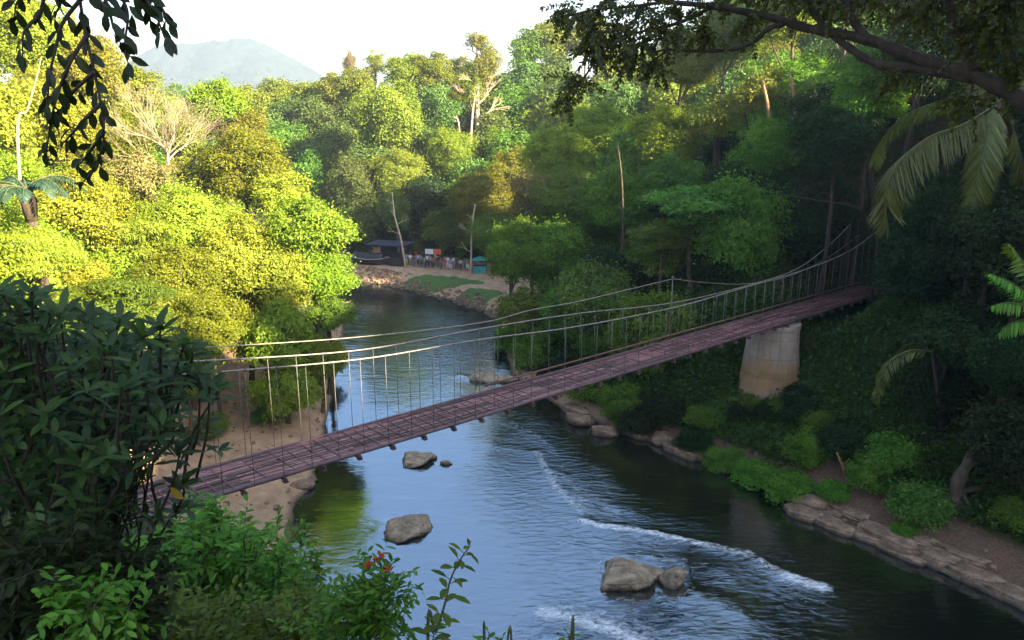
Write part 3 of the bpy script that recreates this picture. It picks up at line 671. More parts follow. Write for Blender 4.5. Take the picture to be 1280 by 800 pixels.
while s < S1:
    mb = MB(); mb.box(bp(s, -0.02, -0.085), (0.045, BW+0.24, 0.05), M3); mb.tube([bp(s, -BW-0.20, -0.14), bp(s, -BW-0.20, 0.02)], 0.045, 6)
    mb.box(bp(s, -BW-0.14, -0.155), (0.08, 0.10, 0.03), M3); bpart(mb, 'crossbeam', BEAM, smooth=False); s += 1.52
NEARO, FARO = -BW-0.10, BW+0.10
def cable(pix, off, ext):
    P = [on_plane(a, b_, off) for a, b_ in pix]
    d0 = (P[0]-P[1]); P.insert(0, P[0]+d0.normalized()*ext+Vector((0, 0, ext*0.02)))
    return catmull(P, 10)
CA = cable([(248,434.6),(446,421.5),(600,403.5),(664,387.5),(722,377),(785,362),(841,348.5)], FARO+0.06, 4.5)
CA2 = catmull([on_plane(a, b_, FARO+0.06) for a, b_ in ((841,348.5),(880,353),(930,355),(980,347),(1030,325),(1075,293))], 8)
CB = cable([(241,451.6),(450,437.5),(600,411),(722,392),(844,378),(941,355),(998,335),(1040,303),(1063,280)], FARO, 4.5)
CC = cable([(226,468.5),(450,449),(600,424.5),(722,408),(844,384),(925,361),(1006,337),(1063,313),(1100,286)], NEARO, 5)
for P, r_, nm in ((CA, 0.020, 'hand_cable'), (CA2, 0.020, 'hand_cable'), (CB, 0.027, 'main_cable'), (CC, 0.027, 'main_cable')):
    mb = MB(); mb.tube(P, r_, 6); bpart(mb, nm, CABLE)
def z_on(P, s):
    for a, b_ in zip(P[:-1], P[1:]):
        sa, sb = s_of(a), s_of(b_)
        if sa <= s <= sb or sb <= s <= sa: return a.z+(b_.z-a.z)*(s-sa)/((sb-sa) or 1)
    return None
print('CABLE END', [tuple(round(q, 1) for q in P[k]) for P in (CA, CB, CC) for k in (0, -1)], [round(s_of(P[k]), 1) for P in (CA, CB, CC) for k in (0, -1)])
def hangers(P, off, ph, step):
    s = S0+ph; n = 0
    while s < S1:
        z = z_on(P, s); b_ = bp(s, off, 0.05)
        if z and z > b_.z+0.3:
            mb = MB(); t = Vector((b_.x, b_.y, z)); mb.tube([b_, t], 0.012, 5); mb.tube([t-Vector((0, 0, .05)), t+Vector((0, 0, .04))], 0.038, 5)
            bpart(mb, 'hanger', ROD); n += 1
        s += step
    return n
print('HANG', hangers(CC, NEARO, 0.3, 1.1), hangers([*CB], FARO, 0.9, 1.14))
pt = on_plane(841, 347, FARO+0.06); mb = MB(); q = bp(s_of(pt), FARO+0.06, -0.1); mb.tube([q, Vector((q.x, q.y, pt.z+0.05))], 0.028, 8); mb.tube([Vector((q.x, q.y, pt.z-0.05)), Vector((q.x, q.y, pt.z+0.07))], 0.07, 8); bpart(mb, 'cable_post', ROD)
for P, off in ((CB, FARO), (CC, NEARO)):       # tall end posts among the trees, and low ones on the near bank
    for k in (0, -1):
        e = P[k]; g = gh(e.x, e.y)
        mb = MB(); mb.tube([(e.x, e.y, g-0.3), (e.x, e.y, e.z+0.25)], [0.12, 0.09], 8); mb.box((e.x, e.y, e.z+0.28), (.13, .13, .04)); bpart(mb, 'end_post', BARKD)

# concrete pier
pb = onz(963, 496, 3.4); pc = A2+BD*s_of(on_plane(968, 400, 0)); pz = gh(pc.x, pc.y)
print('PIER', pb, pc, pz, deck_z(s_of(Vector((pc.x, pc.y, 0)))))
top = deck_z(s_of(Vector((pc.x, pc.y, 0))))-0.18
mb = MB(); n = 40; base = min(pz, gh(pc.x+1.5, pc.y-1.5))-2.6; hh = top-base
rings = [(0, 2.2), (0.25, 2.05), (0.5, 1.9), (0.75, 1.72), (0.95, 1.66), (0.955, 1.72), (1.0, 1.72)]
for t, r_ in rings:
    for k in range(n):
        a = 2*math.pi*k/n; q = Vector((math.cos(a), math.sin(a), 0)); q2 = Vector((BD.x, BD.y, 0))*q.x*r_*0.92+Vector((BN.x, BN.y, 0))*q.y*r_
        mb.v.append(q2+Vector((0, 0, hh*t)))
for i in range(len(rings)-1):
    for k in range(n): mb.f.append((i*n+k, i*n+(k+1) % n, (i+1)*n+(k+1) % n, (i+1)*n+k))
mb.f.append(tuple((len(rings)-1)*n+k for k in range(n)))
pier = mb.build('bridge_pier', CONC, loc=(pc.x, pc.y, base)); pier.data.polygons.foreach_set('use_smooth', [True]*len(pier.data.polygons))
md = pier.modifiers.new('edges', 'EDGE_SPLIT'); md.split_angle = R(40)
tag(pier, 'round tapering concrete pier with orange and mossy stains under the bridge', 'bridge pier')

# ------------------------------------------------------------------ rocks
def rock(name, px, py, wpx, hr, label, mat=ROCK, seed=0, z=0.0, dr=0.7, rot=0.0, sharp=0.5, cat='rock', group=None, subdiv=5):
    P = onz(px, py, z); w_ = wpx*(P-CAM).length/F*0.5
    import bmesh
    bm = bmesh.new(); bmesh.ops.create_icosphere(bm, subdivisions=subdiv, radius=1.0); rd = random.Random(seed*17+3)
    planes = [(Vector((rd.gauss(0, 1), rd.gauss(0, 1), rd.gauss(0, .8))).normalized(), rd.uniform(.52, .88)) for _ in range(int(14*sharp)+6)]+[(Vector((rd.gauss(0, .15), rd.gauss(0, .15), 1)).normalized(), rd.uniform(.55, .7))]
    so_ = Vector((seed*3.1, seed*1.7, 5))
    for v in bm.verts:
        c = v.co.normalized(); r_ = 1.0
        for pn, pd in planes:
            k = c.dot(pn)
            if k > 0.05: r_ = min(r_, pd/k)
        r_ *= 1+0.08*noise.noise(c*1.6+so_)+0.07*noise.noise(c*3.5+so_)+0.05*noise.noise(c*9+so_)+0.025*noise.noise(c*20+so_)
        v.co = c*r_
    me = bpy.data.meshes.new(name); bm.to_mesh(me); bm.free(); me.polygons.foreach_set('use_smooth', [True]*len(me.polygons))
    o = link(name, me, mat); o.location = P+Vector((0, w_*dr*0.6, w_*hr*0.15)); o.scale = (w_*1.15, w_*dr*1.15, w_*hr*1.15); o.rotation_euler = (0, 0, R(rot))
    return tag(o, label, cat, group)
rock('boulder', 508, 670, 80, .36, 'flat-topped tan boulder standing alone in the calm water left of the foam', seed=21, dr=.75, rot=14, sharp=.9)
rock('boulder', 790, 736, 90, .42, 'broad tan boulder in the rapids, larger of the touching pair', seed=4, dr=.8, rot=-12, sharp=1.0)
rock('boulder', 842, 735, 36, 1.25, 'upright pale boulder leaning on the broad one in the rapids', seed=9, dr=.9, rot=25, sharp=1.2)
rock('boulder', 518, 581, 44, .4, 'low flat rock just below the bridge deck near midstream', seed=12, dr=.8, rot=8)
rock('boulder', 537, 574, 22, .5, 'small rock touching the low flat rock below the deck', seed=13)
rock('boulder', 558, 581, 15, .5, 'smallest rock, a wet nub right of the low flat rock', seed=14)
rock('boulder', 606, 478, 38, .5, 'dark boulder at the far bank, seen between the hangers', seed=15, dr=.7, rot=5)
rock('boulder', 632, 478, 26, .6, 'grey stone right of the dark boulder seen between the hangers', seed=16)
rock('boulder', 660, 470, 22, .6, 'stone on the bank under the trees behind mid bridge', ROCKP, seed=17, z=.2)
BR = [(725,530,52,.4,'flat pale slab at the water under the right half of the deck',31),(728,514,24,.5,'rounded stone on top of the flat pale slab',32),(756,545,40,.45,'brown bank stone right of the flat pale slab',33),(805,548,26,.5,'small stone at the water below the deck shadow',34),
      (838,556,60,.4,'long buff ledge block in the bank left of the leafy clump',35),(868,569,46,.4,'second buff ledge block, next to the leafy clump',36),(935,599,34,.45,'pale stone at the waterline under the green bank plants',37),
      (1013,634,52,.45,'dark fractured boulder at the end of the rock ledge',38),(1050,648,34,.4,'flat stone beside the fractured boulder',39),(1098,652,42,.4,'pale flat slab on the rock ledge',40),(1068,645,26,.5,'rounded stone in the gap of the rock ledge',41),
      (1265,690,30,.45,'pale stone on the earth at the right edge',42),(1245,676,16,.5,'small pale stone up the bank at the right edge',43),(1180,668,22,.4,'flat stone half sunk in the right bank strip',44),(372,612,34,.5,'tan stone at the left waterline under the deck',45),(352,622,26,.5,'tan stone on the left beach under the deck',46),(388,602,20,.5,'wet stone at the left waterline nearest the deck edge',47),
      ]
for a, b_, w_, h_, lb, sd in BR: rock('bank_rock', a, b_, w_, h_, lb, ROCKP, sd, z=0.12, dr=.6, rot=-20 if a > 700 else 30, sharp=.9, group='stones along the banks', subdiv=3)
# layered ledge of the right bank: broken slabs stepping up from the water
LEDGE = [(1003,642,2.0,.9,.05,.34,'dark wet ledge slab at the upstream end of the right ledge'),(1040,655,2.4,.8,.08,.30,'ledge slab under the rounded stone'),(1075,668,2.2,.7,.02,.26,'low wet ledge slab below the pale flat slab'),(1110,672,3.2,1.0,.28,.36,'long upper ledge slab beside the small plant'),(1128,692,2.4,.7,.0,.24,'thin wet slab at the water, middle of the right ledge'),
 (1160,692,3.0,.9,.22,.34,'ledge slab with a cracked edge, middle of the right ledge'),(1185,712,2.2,.6,.0,.22,'narrow wet slab at the water, right part of ledge'),(1212,716,2.8,.9,.2,.32,'ledge slab below the right edge earth'),(1245,738,2.4,.7,.0,.24,'wet slab near the lower right corner'),(1268,744,2.6,.9,.18,.3,'ledge slab cut by the right edge'),(1060,640,2.6,.8,.30,.34,'upper ledge slab behind the rounded stone'),(1140,668,2.8,.8,.42,.30,'topmost ledge slab below the grey-green shrub'),(1205,694,2.6,.8,.42,.30,'topmost ledge slab by the curved trunk'),
 (850,562,3.0,.8,.15,.3,'bank slab between the two buff ledge blocks'),(790,540,2.4,.7,.1,.25,'bank slab under the deck shadow'),(720,512,2.6,.8,.25,.3,'bank slab behind the flat pale slab'),(895,580,1.8,.6,.1,.25,'bank slab left of the bright low bush')]
for i, (a, b_, ln, wd, z0, th, lb) in enumerate(LEDGE):
    P = onz(a, b_, z0+.1); rd = random.Random(100+i); nx = onz(a+30, b_+(14 if a > 990 else 16), z0+.1)-P; an = math.atan2(nx.y, nx.x); mb = MB(); n = 22; outl = []
    for k in range(n):
        q = 2*math.pi*k/n; ce, se = math.cos(q), math.sin(q); r_ = (abs(ce)**3.2+abs(se)**3.2)**(-1/3.2)
        r_ *= 1+rd.uniform(-.12, .12)+.1*math.sin(q*3+i); outl.append((ce*r_*ln*.5, se*r_*wd*.62))
    for sc2, zz in ((.96, -.5), (1.0, -.02), (1.02, th*.45), (.97, th*.55), (1.0, th*.9), (.9, th), (.55, th*1.03)):
        for (x, y) in outl: mb.v.append(Vector((x*sc2+rd.uniform(-.03, .03), y*sc2+rd.uniform(-.03, .03), zz+rd.uniform(-.025, .025)+.05*x/ln)))
    for r_ in range(6):
        for k in range(n): mb.f.append((r_*n+k, r_*n+(k+1) % n, (r_+1)*n+(k+1) % n, (r_+1)*n+k))
    mb.f.append(tuple(6*n+k for k in range(n)))
    o = mb.build('ledge_slab', ROCKP, smooth=False); o.location = (P.x, P.y, z0); o.rotation_euler = (rd.uniform(-.05, .05), rd.uniform(-.05, .05), an+rd.uniform(-.12, .12)); tag(o, lb, 'rock', 'slabs of the right ledge')
# riprap along the far bank
mb = MB(); rd = random.Random(8); V = []; Fq = []
far_line = [onz(a, b_, 0.2) for a, b_ in ((432,346),(470,351),(500,358),(560,373),(600,385),(625,398))]
cl = catmull(far_line, 14)
base_v = [(-1,-1,-1),(1,-1,-1),(1,1,-1),(-1,1,-1),(-.7,-.7,.8),(.7,-.7,.8),(.7,.7,.8),(-.7,.7,.8)]
for k in range(480):
    q = cl[rd.randrange(len(cl))]+Vector((rd.uniform(-.6, .6), rd.uniform(-.4, 1.7), 0)); zz = max(gh(q.x, q.y), 0)
    sz = rd.uniform(.08, .24); M = Matrix.Rotation(rd.uniform(0, 6), 3, 'Z') @ Matrix.Rotation(rd.uniform(-.4, .4), 3, 'X'); i0 = len(mb.v)
    for bv in base_v: mb.v.append(Vector((q.x, q.y, zz+sz*.2))+M @ Vector((bv[0]*sz*rd.uniform(.8, 1.3), bv[1]*sz*rd.uniform(.8, 1.2), bv[2]*sz*.7)))
    for f in ((3,2,1,0),(4,5,6,7),(0,1,5,4),(1,2,6,5),(2,3,7,6),(3,0,4,7)): mb.f.append(tuple(i0+g for g in f))
tag(mb.build('rubble', ROCKP, smooth=False), kind='stuff')

# loose stones and sticks on the sand: nobody could count them
mb = MB(); rd = random.Random(12); k = 0
while k < 520:
    x, y = rd.uniform(-26, 26), rd.uniform(30, 100); d = float(samp(Dd, x, y)); l_ = float(samp(LF.astype(float), x, y)) > .5
    if not (0.1 < d < (9 if l_ and 38 < y < 63 else 2.6)): continue
    if rd.random() < .5 and d > 1: continue
    k += 1; sz = rd.uniform(.03, .13)*(1 if rd.random() < .85 else 1.8); z = gh(x, y); M = Matrix.Rotation(rd.uniform(0, 6), 3, 'Z') @ Matrix.Rotation(rd.uniform(-.5, .5), 3, 'X'); i0 = len(mb.v); st = rd.random() < .12
    for bv in base_v: mb.v.append(Vector((x, y, z+sz*.3))+M @ Vector((bv[0]*sz*rd.uniform(.8, 1.3)*(6 if st else 1), bv[1]*sz*(.35 if st else 1), bv[2]*sz*(.35 if st else .7))))
    for f in ((3,2,1,0),(4,5,6,7),(0,1,5,4),(1,2,6,5),(2,3,7,6),(3,0,4,7)): mb.f.append(tuple(i0+g for g in f))
tag(mb.build('pebbles', ROCKP, smooth=False), kind='stuff')

# ------------------------------------------------------------------ helpers for things that stand on the ground seen at a pixel
def hit(px, py, far_=260.0):
    r = ray(px, py); t = 3.0
    while t < far_:
        P = CAM+r*t
        if P.z <= max(gh(P.x, P.y), 0.0): return P
        t += 0.15
    return CAM+r*far_
def bare_branch(mb, p, d, ln, r, depth, spread, rd, up=0.12, lim=5):
    q = p+d*ln; mid = p+d*ln*0.5+Vector((rd.gauss(0, 1), rd.gauss(0, 1), rd.gauss(0, 1)))*ln*0.05
    mb.tube([p, mid, q], [r, r*0.85, r*0.68], 5 if depth > 1 else 7, cap=False)
    if depth >= lim: return
    n = 3 if depth < 3 else 2
    for k in range(n):
        e = Vector((rd.gauss(0, 1), rd.gauss(0, 1), rd.gauss(0, 1))); e = (e-d*e.dot(d)).normalized()
        nd = (d+e*spread*rd.uniform(.5, 1.1)+Vector((0, 0, up))).normalized()
        bare_branch(mb, q if k else p.lerp(q, .7), nd, ln*rd.uniform(.62, .85), r*0.58, depth+1, spread, rd, up, lim)
# the bare pale tree of the left bank
rd = random.Random(14); c = at(212, 250, 71); g = gh(c.x, c.y)
bt = empty('bare_tree', (c.x, c.y, g), 'leafless pale tree with a wide fan of thin bright branches on the left bank', 'tree')
fk = at(208, 178, 71)-Vector((c.x, c.y, g))
mb = MB(); mb.tube([(0, 0, -.3), fk*0.35+Vector((.2, 0, 0)), fk*0.7, fk], [.32, .26, .2, .15], 8); mb.build('trunk', BARKT, bt)
for k in range(9):
    a = k*0.7+rd.uniform(-.2, .2); mb = MB(); d = Vector((math.cos(a)*0.95, math.sin(a)*0.8, rd.uniform(.45, 1.0))).normalized()
    bare_branch(mb, fk*(0.72+0.28*rd.random()), d, 2.0, .085, 0, .5, rd, .12, 6); mb.build('branch', BARKT, bt)
# the tall pale tree beyond the bend
rd = random.Random(4); c = at(597, 185, 128); c2 = at(596, 48, 128); g = gh(c.x, c.y)
tt = empty('tall_pale_tree', (c.x, c.y, g), 'tall straight pale-trunked tree with thin tan crown rising above the hillside', 'tree')
top = c2-Vector((c.x, c.y, g)); low = c-Vector((c.x, c.y, g))
mb = MB(); mb.tube([(0, 0, -.5), top*0.4, top*0.7, top], [.42, .32, .22, .09], 8); mb.build('trunk', BARKP, tt)
for k in range(16):
    t = 0.45+0.5*k/16; a = k*2.4; mb = MB(); d = Vector((math.cos(a), math.sin(a)*.8, .55)).normalized()
    bare_branch(mb, top*t, d, 2.3*(1.35-t), .12, 0, .5, rd, .1, 3); mb.build('branch', BARKP, tt)
for (px, py, rp, rat, n_) in ((588, 110, 27, 1.25, 0), (607, 80, 24, 1.5, 1), (596, 52, 22, .8, 2), (572, 120, 17, .7, 0)):
    q = at(px, py, 128)-Vector((c.x, c.y, g)); r_ = rp*128/F
    o = link('crown', PROTO['airy'][n_], LEAF['olive'], tt); o.location = q; o.scale = (r_, r_, r_*rat)
def bare_pole(name, pts, r0, r1, mat, label, seed=0, twigs=10, ground=True):
    P = [at(*q) for q in pts]; g = gh(P[0].x, P[0].y); o_ = Vector((P[0].x, P[0].y, min(g, P[0].z)-0.2)) if ground else P[0]; Q = catmull([o_]+P[1:], 6)
    root = empty(name, o_, label, 'tree'); mb = MB(); mb.tube([q-o_ for q in Q], [r0+(r1-r0)*k/(len(Q)-1) for k in range(len(Q))], 7); mb.build('trunk', mat, root)
    rd = random.Random(seed); mb = MB()
    for k in range(twigs):
        q = Q[int(len(Q)*(0.45+0.55*k/twigs))-1]-o_; a = rd.uniform(0, 6.28)
        bare_branch(mb, q, Vector((math.cos(a), math.sin(a), .5)).normalized(), (P[-1]-P[0]).length*0.10, r1*0.7, 0, .6, rd, .1, 2); mb.build('branch', mat, root); mb = MB()
    return root
bare_pole('slender_tree', [(585,182,126),(590,150,126),(594,120,126)], .22, .1, BARKP, 'slender leaning pale trunk touching the foot of the tall pale tree', 1, 4)
bare_pole('slender_tree', [(577,180,127),(574,160,127),(570,145,127)], .16, .06, BARKP, 'short thin pale trunk left of the tall pale tree', 2, 3)
bare_pole('slender_tree', [(10,228,52),(22,170,52),(34,138,52),(46,96,52),(52,70,52)], .12, .03, BARKT, 'thin pale trunk leaning right near the left edge above the palm', 3, 0)
bare_pole('slender_tree', [(782,300,70),(778,240,70),(772,178,70)], .12, .05, BARK, 'thin straight brown trunk standing before the blue-green right slope', 5, 0)
bare_pole('slender_tree', [(970,190,73),(962,150,73),(953,100,73)], .22, .12, BARKO, 'orange-lit trunk under the big branch, left one of two', 6, 0)  # the orange light on this pale trunk is put into its bark colour
bare_pole('slender_tree', [(1000,175,73),(994,135,73),(988,95,73)], .22, .12, BARKO, 'orange-lit trunk under the big branch, right one of two', 7, 0)  # warm light painted in here too, through the orange bark
bare_pole('slender_tree', [(1090,300,62),(1075,262,61),(1020,250,58),(995,246,57),(962,242,56)], .09, .03, BARK, 'crooked bare branch jutting left above the bridge end', 9, 5, False)
bare_pole('slender_tree', [(507,323,103),(501,298,103),(494,272,104),(490,240,105)], .15, .06, BARKP, 'pale leaning trunk right of the dark shelter', 10, 4)
bare_pole('slender_tree', [(588,345,99),(589,320,99),(590,285,100),(594,255,101)], .15, .08, BARKP, 'straight trunk in front of the right end of the crowd', 11, 3)
# curved trunk on the right bank
P0 = hit(1193, 636); Yc = P0.y
pth = [P0-Vector((0, 0, .3))]+[at(a, b_, Yc+dy) for a, b_, dy in ((1198,602,0),(1216,570,.2),(1240,530,.5),(1262,488,.8),(1290,440,1.0),(1320,380,1.2))]
ct = empty('curved_tree', P0, 'twisted brown trunk leaning right over the right bank, roots showing', 'tree')
Q = [q-P0 for q in catmull(pth, 8)]; mb = MB(); mb.tube(Q, [.36-.2*k/(len(Q)-1)+.05*math.sin(k*.9) for k in range(len(Q))], 10); mb.build('trunk', BARK, ct)
for (a, b_, r_) in ((1215,645,.12),(1235,610,.14),(1180,660,.1)):
    e = hit(a, b_); mb = MB(); mb.tube(catmull([Q[10], Q[6]+Vector((.2, -.1, 0)), (e-P0)+Vector((0, 0, .1)), (e-P0)-Vector((0, 0, .3))], 5), r_, 7); mb.build('root', BARK, ct)
o = link('crown', PROTO['layered'][1], LEAF['deep'], ct); q = at(1335, 360, Yc+1.5)-P0; o.location = q; o.scale = (3.0, 3.0, 2.2)
# broken branch stuck in the bank
P0 = hit(1058, 600); mb = MB(); mb.tube(catmull([P0-Vector((0, 0, .2)), at(1054, 585, P0.y), at(1046, 566, P0.y)], 5), [.1]*5+[.09]*4+[.05]*2, 7); P1 = at(1054, 582, P0.y); mb.tube([P1, at(1061, 574, P0.y)], [.05, .02], 5)
tag(mb.build('broken_branch', BARKO, org=P0), 'bent broken branch sticking up from the right bank greenery', 'branch')

# ------------------------------------------------------------------ palms
def frond(path, leaflet, mat, parent, name='frond', org=None, n=60, hang=0.6, lw=0.10, face=None):
    """arching rachis with two rows of narrow leaflets"""
    Q = catmull(path, 10); o_ = Vector(org) if org is not None else Vector((0, 0, 0)); Q = [Vector(q)-o_ for q in Q]
    mb = MB(); mb.tube(Q, [0.05*(1-0.8*k/(len(Q)-1)) for k in range(len(Q))], 5)
    fr = mb.build(name, STEM, parent)
    A, X, Nn, Ln = [], [], [], []
    for k in range(n):
        t = 0.08+0.92*k/(n-1); i = min(int(t*(len(Q)-1)), len(Q)-2); p = Q[i].lerp(Q[i+1], t*(len(Q)-1)-i); d = (Q[i+1]-Q[i]).normalized()
        up = Vector((0, 0, 1)) if face is None else Vector(face); sd_ = d.cross(up)
        if sd_.length < 0.05: sd_ = d.cross(Vector((0, 1, 0.2)))
        sd_.normalize(); ll = leaflet*(0.35+0.65*math.sin(math.pi*min(1, 0.12+t*0.86)))
        for s in (-1, 1):
            j = RNG.normal(0, .06, 3); v = sd_*s*0.8+d*0.55-Vector((0, 0, hang))+Vector(j)
            A.append(p); X.append(v.normalized()); Nn.append((sd_.cross(d)+Vector((0, 0, .01))+Vector(RNG.normal(0, .15, 3))).normalized()); Ln.append(ll*random.uniform(.85, 1.1))
    Ln = np.array(Ln); V, Fc, k_ = leaf_blades(np.array(A), np.array(X), np.array(Nn), Ln, np.full(len(Ln), lw), 0.22, .1)
    link('leaflets', np_mesh('leaflets', V, Fc, np.repeat(RNG.random(len(Ln)), k_)), LEAF[mat], fr)
    return fr
# palm of the left bank
c = at(34, 238, 42); g = gh(c.x, c.y); pl = empty('palm_tree', (c.x, c.y, g), 'small palm with dark bluish feather fronds and stubby brown trunk at the left edge', 'palm'); hgt_ = c.z-g
mb = MB(); mb.tube([(0, 0, -.3), (0.1, 0, hgt_*.5), (0, 0, hgt_)], [.34, .28, .25], 10); mb.tube([(0, 0, hgt_-1.6), (0, 0, hgt_-.5), (0, 0, hgt_+.1)], [.3, .42, .2], 9); mb.build('trunk', BARK, pl)
LEAF['bluepalm'] = leaf_mat('leaf_blue_palm', (0.02, 0.05, 0.035), (0.05, 0.10, 0.06), 0.3)
for k in range(16):
    a = k*2.4; e = random.uniform(.15, .75); ln = random.uniform(1.9, 2.7); d = Vector((math.cos(a), math.sin(a), 0))
    frond([Vector((0, 0, hgt_)), d*ln*.4+Vector((0, 0, hgt_+e*ln*.45)), d*ln*.8+Vector((0, 0, hgt_+e*ln*.4)), d*ln*1.1+Vector((0, 0, hgt_+e*ln*.1-.3))], .55, 'bluepalm', pl, n=28, lw=.07, hang=.3)
# drooping palm of the right slope
Yp = 45; c = at(1248, 128, Yp); g = gh(c.x, c.y); o_ = Vector((c.x, c.y, g)); pl = empty('palm_tree', o_, 'tall palm hanging long arching yellow-tipped fronds over the right slope', 'palm')
mb = MB(); mb.tube([(0, 0, -.3), (-.2, 0, (c.z-g)*.5), (0, 0, c.z-g)], [.3, .24, .22], 9); mb.build('trunk', BARKD, pl)
for pth, ll in ((((1246,130,36),(1205,155,35.6),(1160,172,35),(1122,205,34.5),(1107,245,34.4),(1108,282,34.4)), 1.9), (((1246,128,36),(1240,150,35.4),(1230,190,34.8),(1220,230,34.6),(1214,276,34.5)), 1.35), (((1246,130,36),(1190,125,37),(1140,140,38),(1105,170,38.6),(1092,205,39)), 1.1),
                (((1248,128,36),(1262,150,36),(1275,190,35.6),(1280,235,35.6)), 1.3), (((1248,128,36),(1240,90,37),(1215,70,38),(1185,75,39)), 1.3), (((1248,128,36),(1275,100,36),(1310,110,36),(1335,150,36)), 1.4)):
    frond([at(a, b_, y*1.25) for a, b_, y in pth], ll*1.25, 'palm', pl, org=o_, n=150, lw=.075, hang=.6)
def young_palm(base_px, fr_paths, label, ll, mat='palm'):
    Pb = hit(*base_px); root = empty('young_palm', Pb, label, 'palm'); s0 = at(*fr_paths[0][0])
    mb = MB(); mb.tube([(0, 0, -.2), (s0-Pb)*.5, s0-Pb], [.16, .12, .08], 8); mb.build('trunk', BARKD, root)
    for pth in fr_paths: frond([at(*q) for q in pth], ll, mat, root, org=Pb, n=40, lw=.07, hang=.5)
young_palm((1180,545), [[(1165,440,41),(1138,438,41),(1112,452,40.5),(1099,478,40.3),(1097,502,40.3)], [(1165,440,41),(1150,430,42),(1130,432,43),(1118,445,43.5)], [(1165,440,41),(1180,420,41),(1200,425,40.5),(1212,450,40.2)]], 'young palm with one pale drooping frond, low on the right slope', .8)
young_palm((1330,640), [[(1320,400,33),(1290,372,33),(1262,352,33),(1238,342,33)], [(1320,400,33),(1292,385,32.6),(1262,378,32.4),(1240,382,32.4)], [(1320,400,33),(1295,400,32.4),(1268,402,32.2),(1250,416,32.2)], [(1320,400,33),(1295,350,33.5),(1275,322,34),(1262,305,34)]], 'bright green palm fronds reaching in at the right edge', .8, 'bush')

# ------------------------------------------------------------------ shrubs of the banks
SHRUBS = [(938,505,16,'mid',.8,'small green shrub at the left foot of the pier'),(958,508,18,'deep',.7,'dark low shrub directly in front of the pier'),(978,505,18,'mid',.7,'green low shrub at the right front of the pier'),(996,498,18,'deep',.9,'dark shrub touching the right side of the pier'),(1025,520,22,'mid',.7,'leafy clump between the pier and the broken branch'),(866,550,24,'deep',.9,'dark leafy clump at the waterline left of the pier'),(905,570,26,'bush',.6,'bright low bush at the water below the pier, left'),(945,585,30,'bush',.6,'bright spreading bush at the water below the pier, middle'),(985,600,32,'bush',.65,'bright spreading bush at the water below the pier, right'),
 (1010,560,30,'mid',.8,'round green shrub on the slope right of the pier'),(1150,625,34,'teal',.9,'large-leaved grey-green shrub above the rock ledge'),(1132,660,16,'bush',.7,'small bright plant alone on the ledge path'),(1085,590,30,'mid',.8,'green shrub behind the broken branch'),
 (1060,545,34,'deep',.8,'dark shrub up the slope right of the pier'),(1110,560,34,'mid',.8,'green shrub left of the young palm'),(1000,510,26,'deep',.8,'dark shrub beside the pier foot'),(930,510,20,'deep',.7,'dark shrub left of the pier foot'),
 (800,525,26,'deep',.9,'dark bush at the water under the right half of deck'),(775,505,28,'mid',.9,'green bush hanging at the bank under the deck'),(830,505,30,'deep',.8,'dark bush behind the bank under the deck'),(880,515,26,'mid',.6,'low green plants on the grass patch left of the pier'),
 (1270,560,40,'deep',1.0,'dark bush at the right edge beside the curved trunk'),(1275,640,26,'mid',.9,'green bush low at the right edge'),(1230,450,40,'deep',.9,'dark bush behind the curved trunk'),(1170,500,40,'deep',.9,'dark bush between young palm and curved trunk'),
 (700,465,30,'deep',1.0,'dark bush at the far bank behind the deck'),(735,480,30,'mid',.9,'green bush at the far bank behind the hangers'),(665,440,30,'mid',1.0,'green bush on the bank near the dark boulder'),(640,420,24,'mid',1.0,'green bush at the far bend corner'),(1040,610,20,'bush',.7,'bright little bush at the head of the ledge')]
NS = len(SHRUBS)
SHRUBS += [(452,316,14,'deep',1.1,'dark bush behind the covered boat'),(512,318,12,'deep',1.2,'dark bush behind the left end of the crowd'),(524,317,13,'mid',1.2,'green bush behind the crowd left of the banner'),(538,319,13,'deep',1.2,'dark bush right behind the banner'),(552,318,13,'mid',1.2,'green bush behind the middle of the crowd'),(566,319,14,'deep',1.2,'dark bush behind the ones in white'),(580,321,14,'mid',1.1,'green bush behind the right end of the crowd'),(598,322,15,'deep',1.2,'dark bush behind the turquoise stall'),(618,326,15,'deep',1.2,'dark bush right of the turquoise stall'),(470,306,16,'deep',1.2,'dark bush rising behind the shelter roof, left'),(495,304,16,'deep',1.2,'dark bush rising behind the shelter roof, right')]
for i, (a, b_, r_, mt, q, lb) in enumerate(SHRUBS):
    P = hit(a, b_+r_*0.5) if i < NS else hit(a, b_); rr_ = r_*(P-CAM).length/F; root = empty('shrub', P, lb, 'shrub', 'shrubs of the right bank' if i < NS else 'bushes behind the crowd')
    mb = MB()
    for k in range(6): e = Vector((math.cos(k*2.4)*rr_*.5, math.sin(k*2.4)*rr_*.5, rr_*q*.8)); mb.tube([(0, 0, -.15), e*.5+Vector((0, 0, .1)), e], [.035, .025, .01], 5)
    mb.build('stems', BARK, root)
    pr = PROTO['dome' if i % 3 else 'round']; o = link('foliage', pr[i % 3], LEAF[mt], root); o.location = (0, 0, rr_*.15 if i % 3 else rr_*.55*q); o.scale = (rr_*1.1, rr_*1.1, rr_*q*1.2); o.rotation_euler = (0, 0, i*1.3)
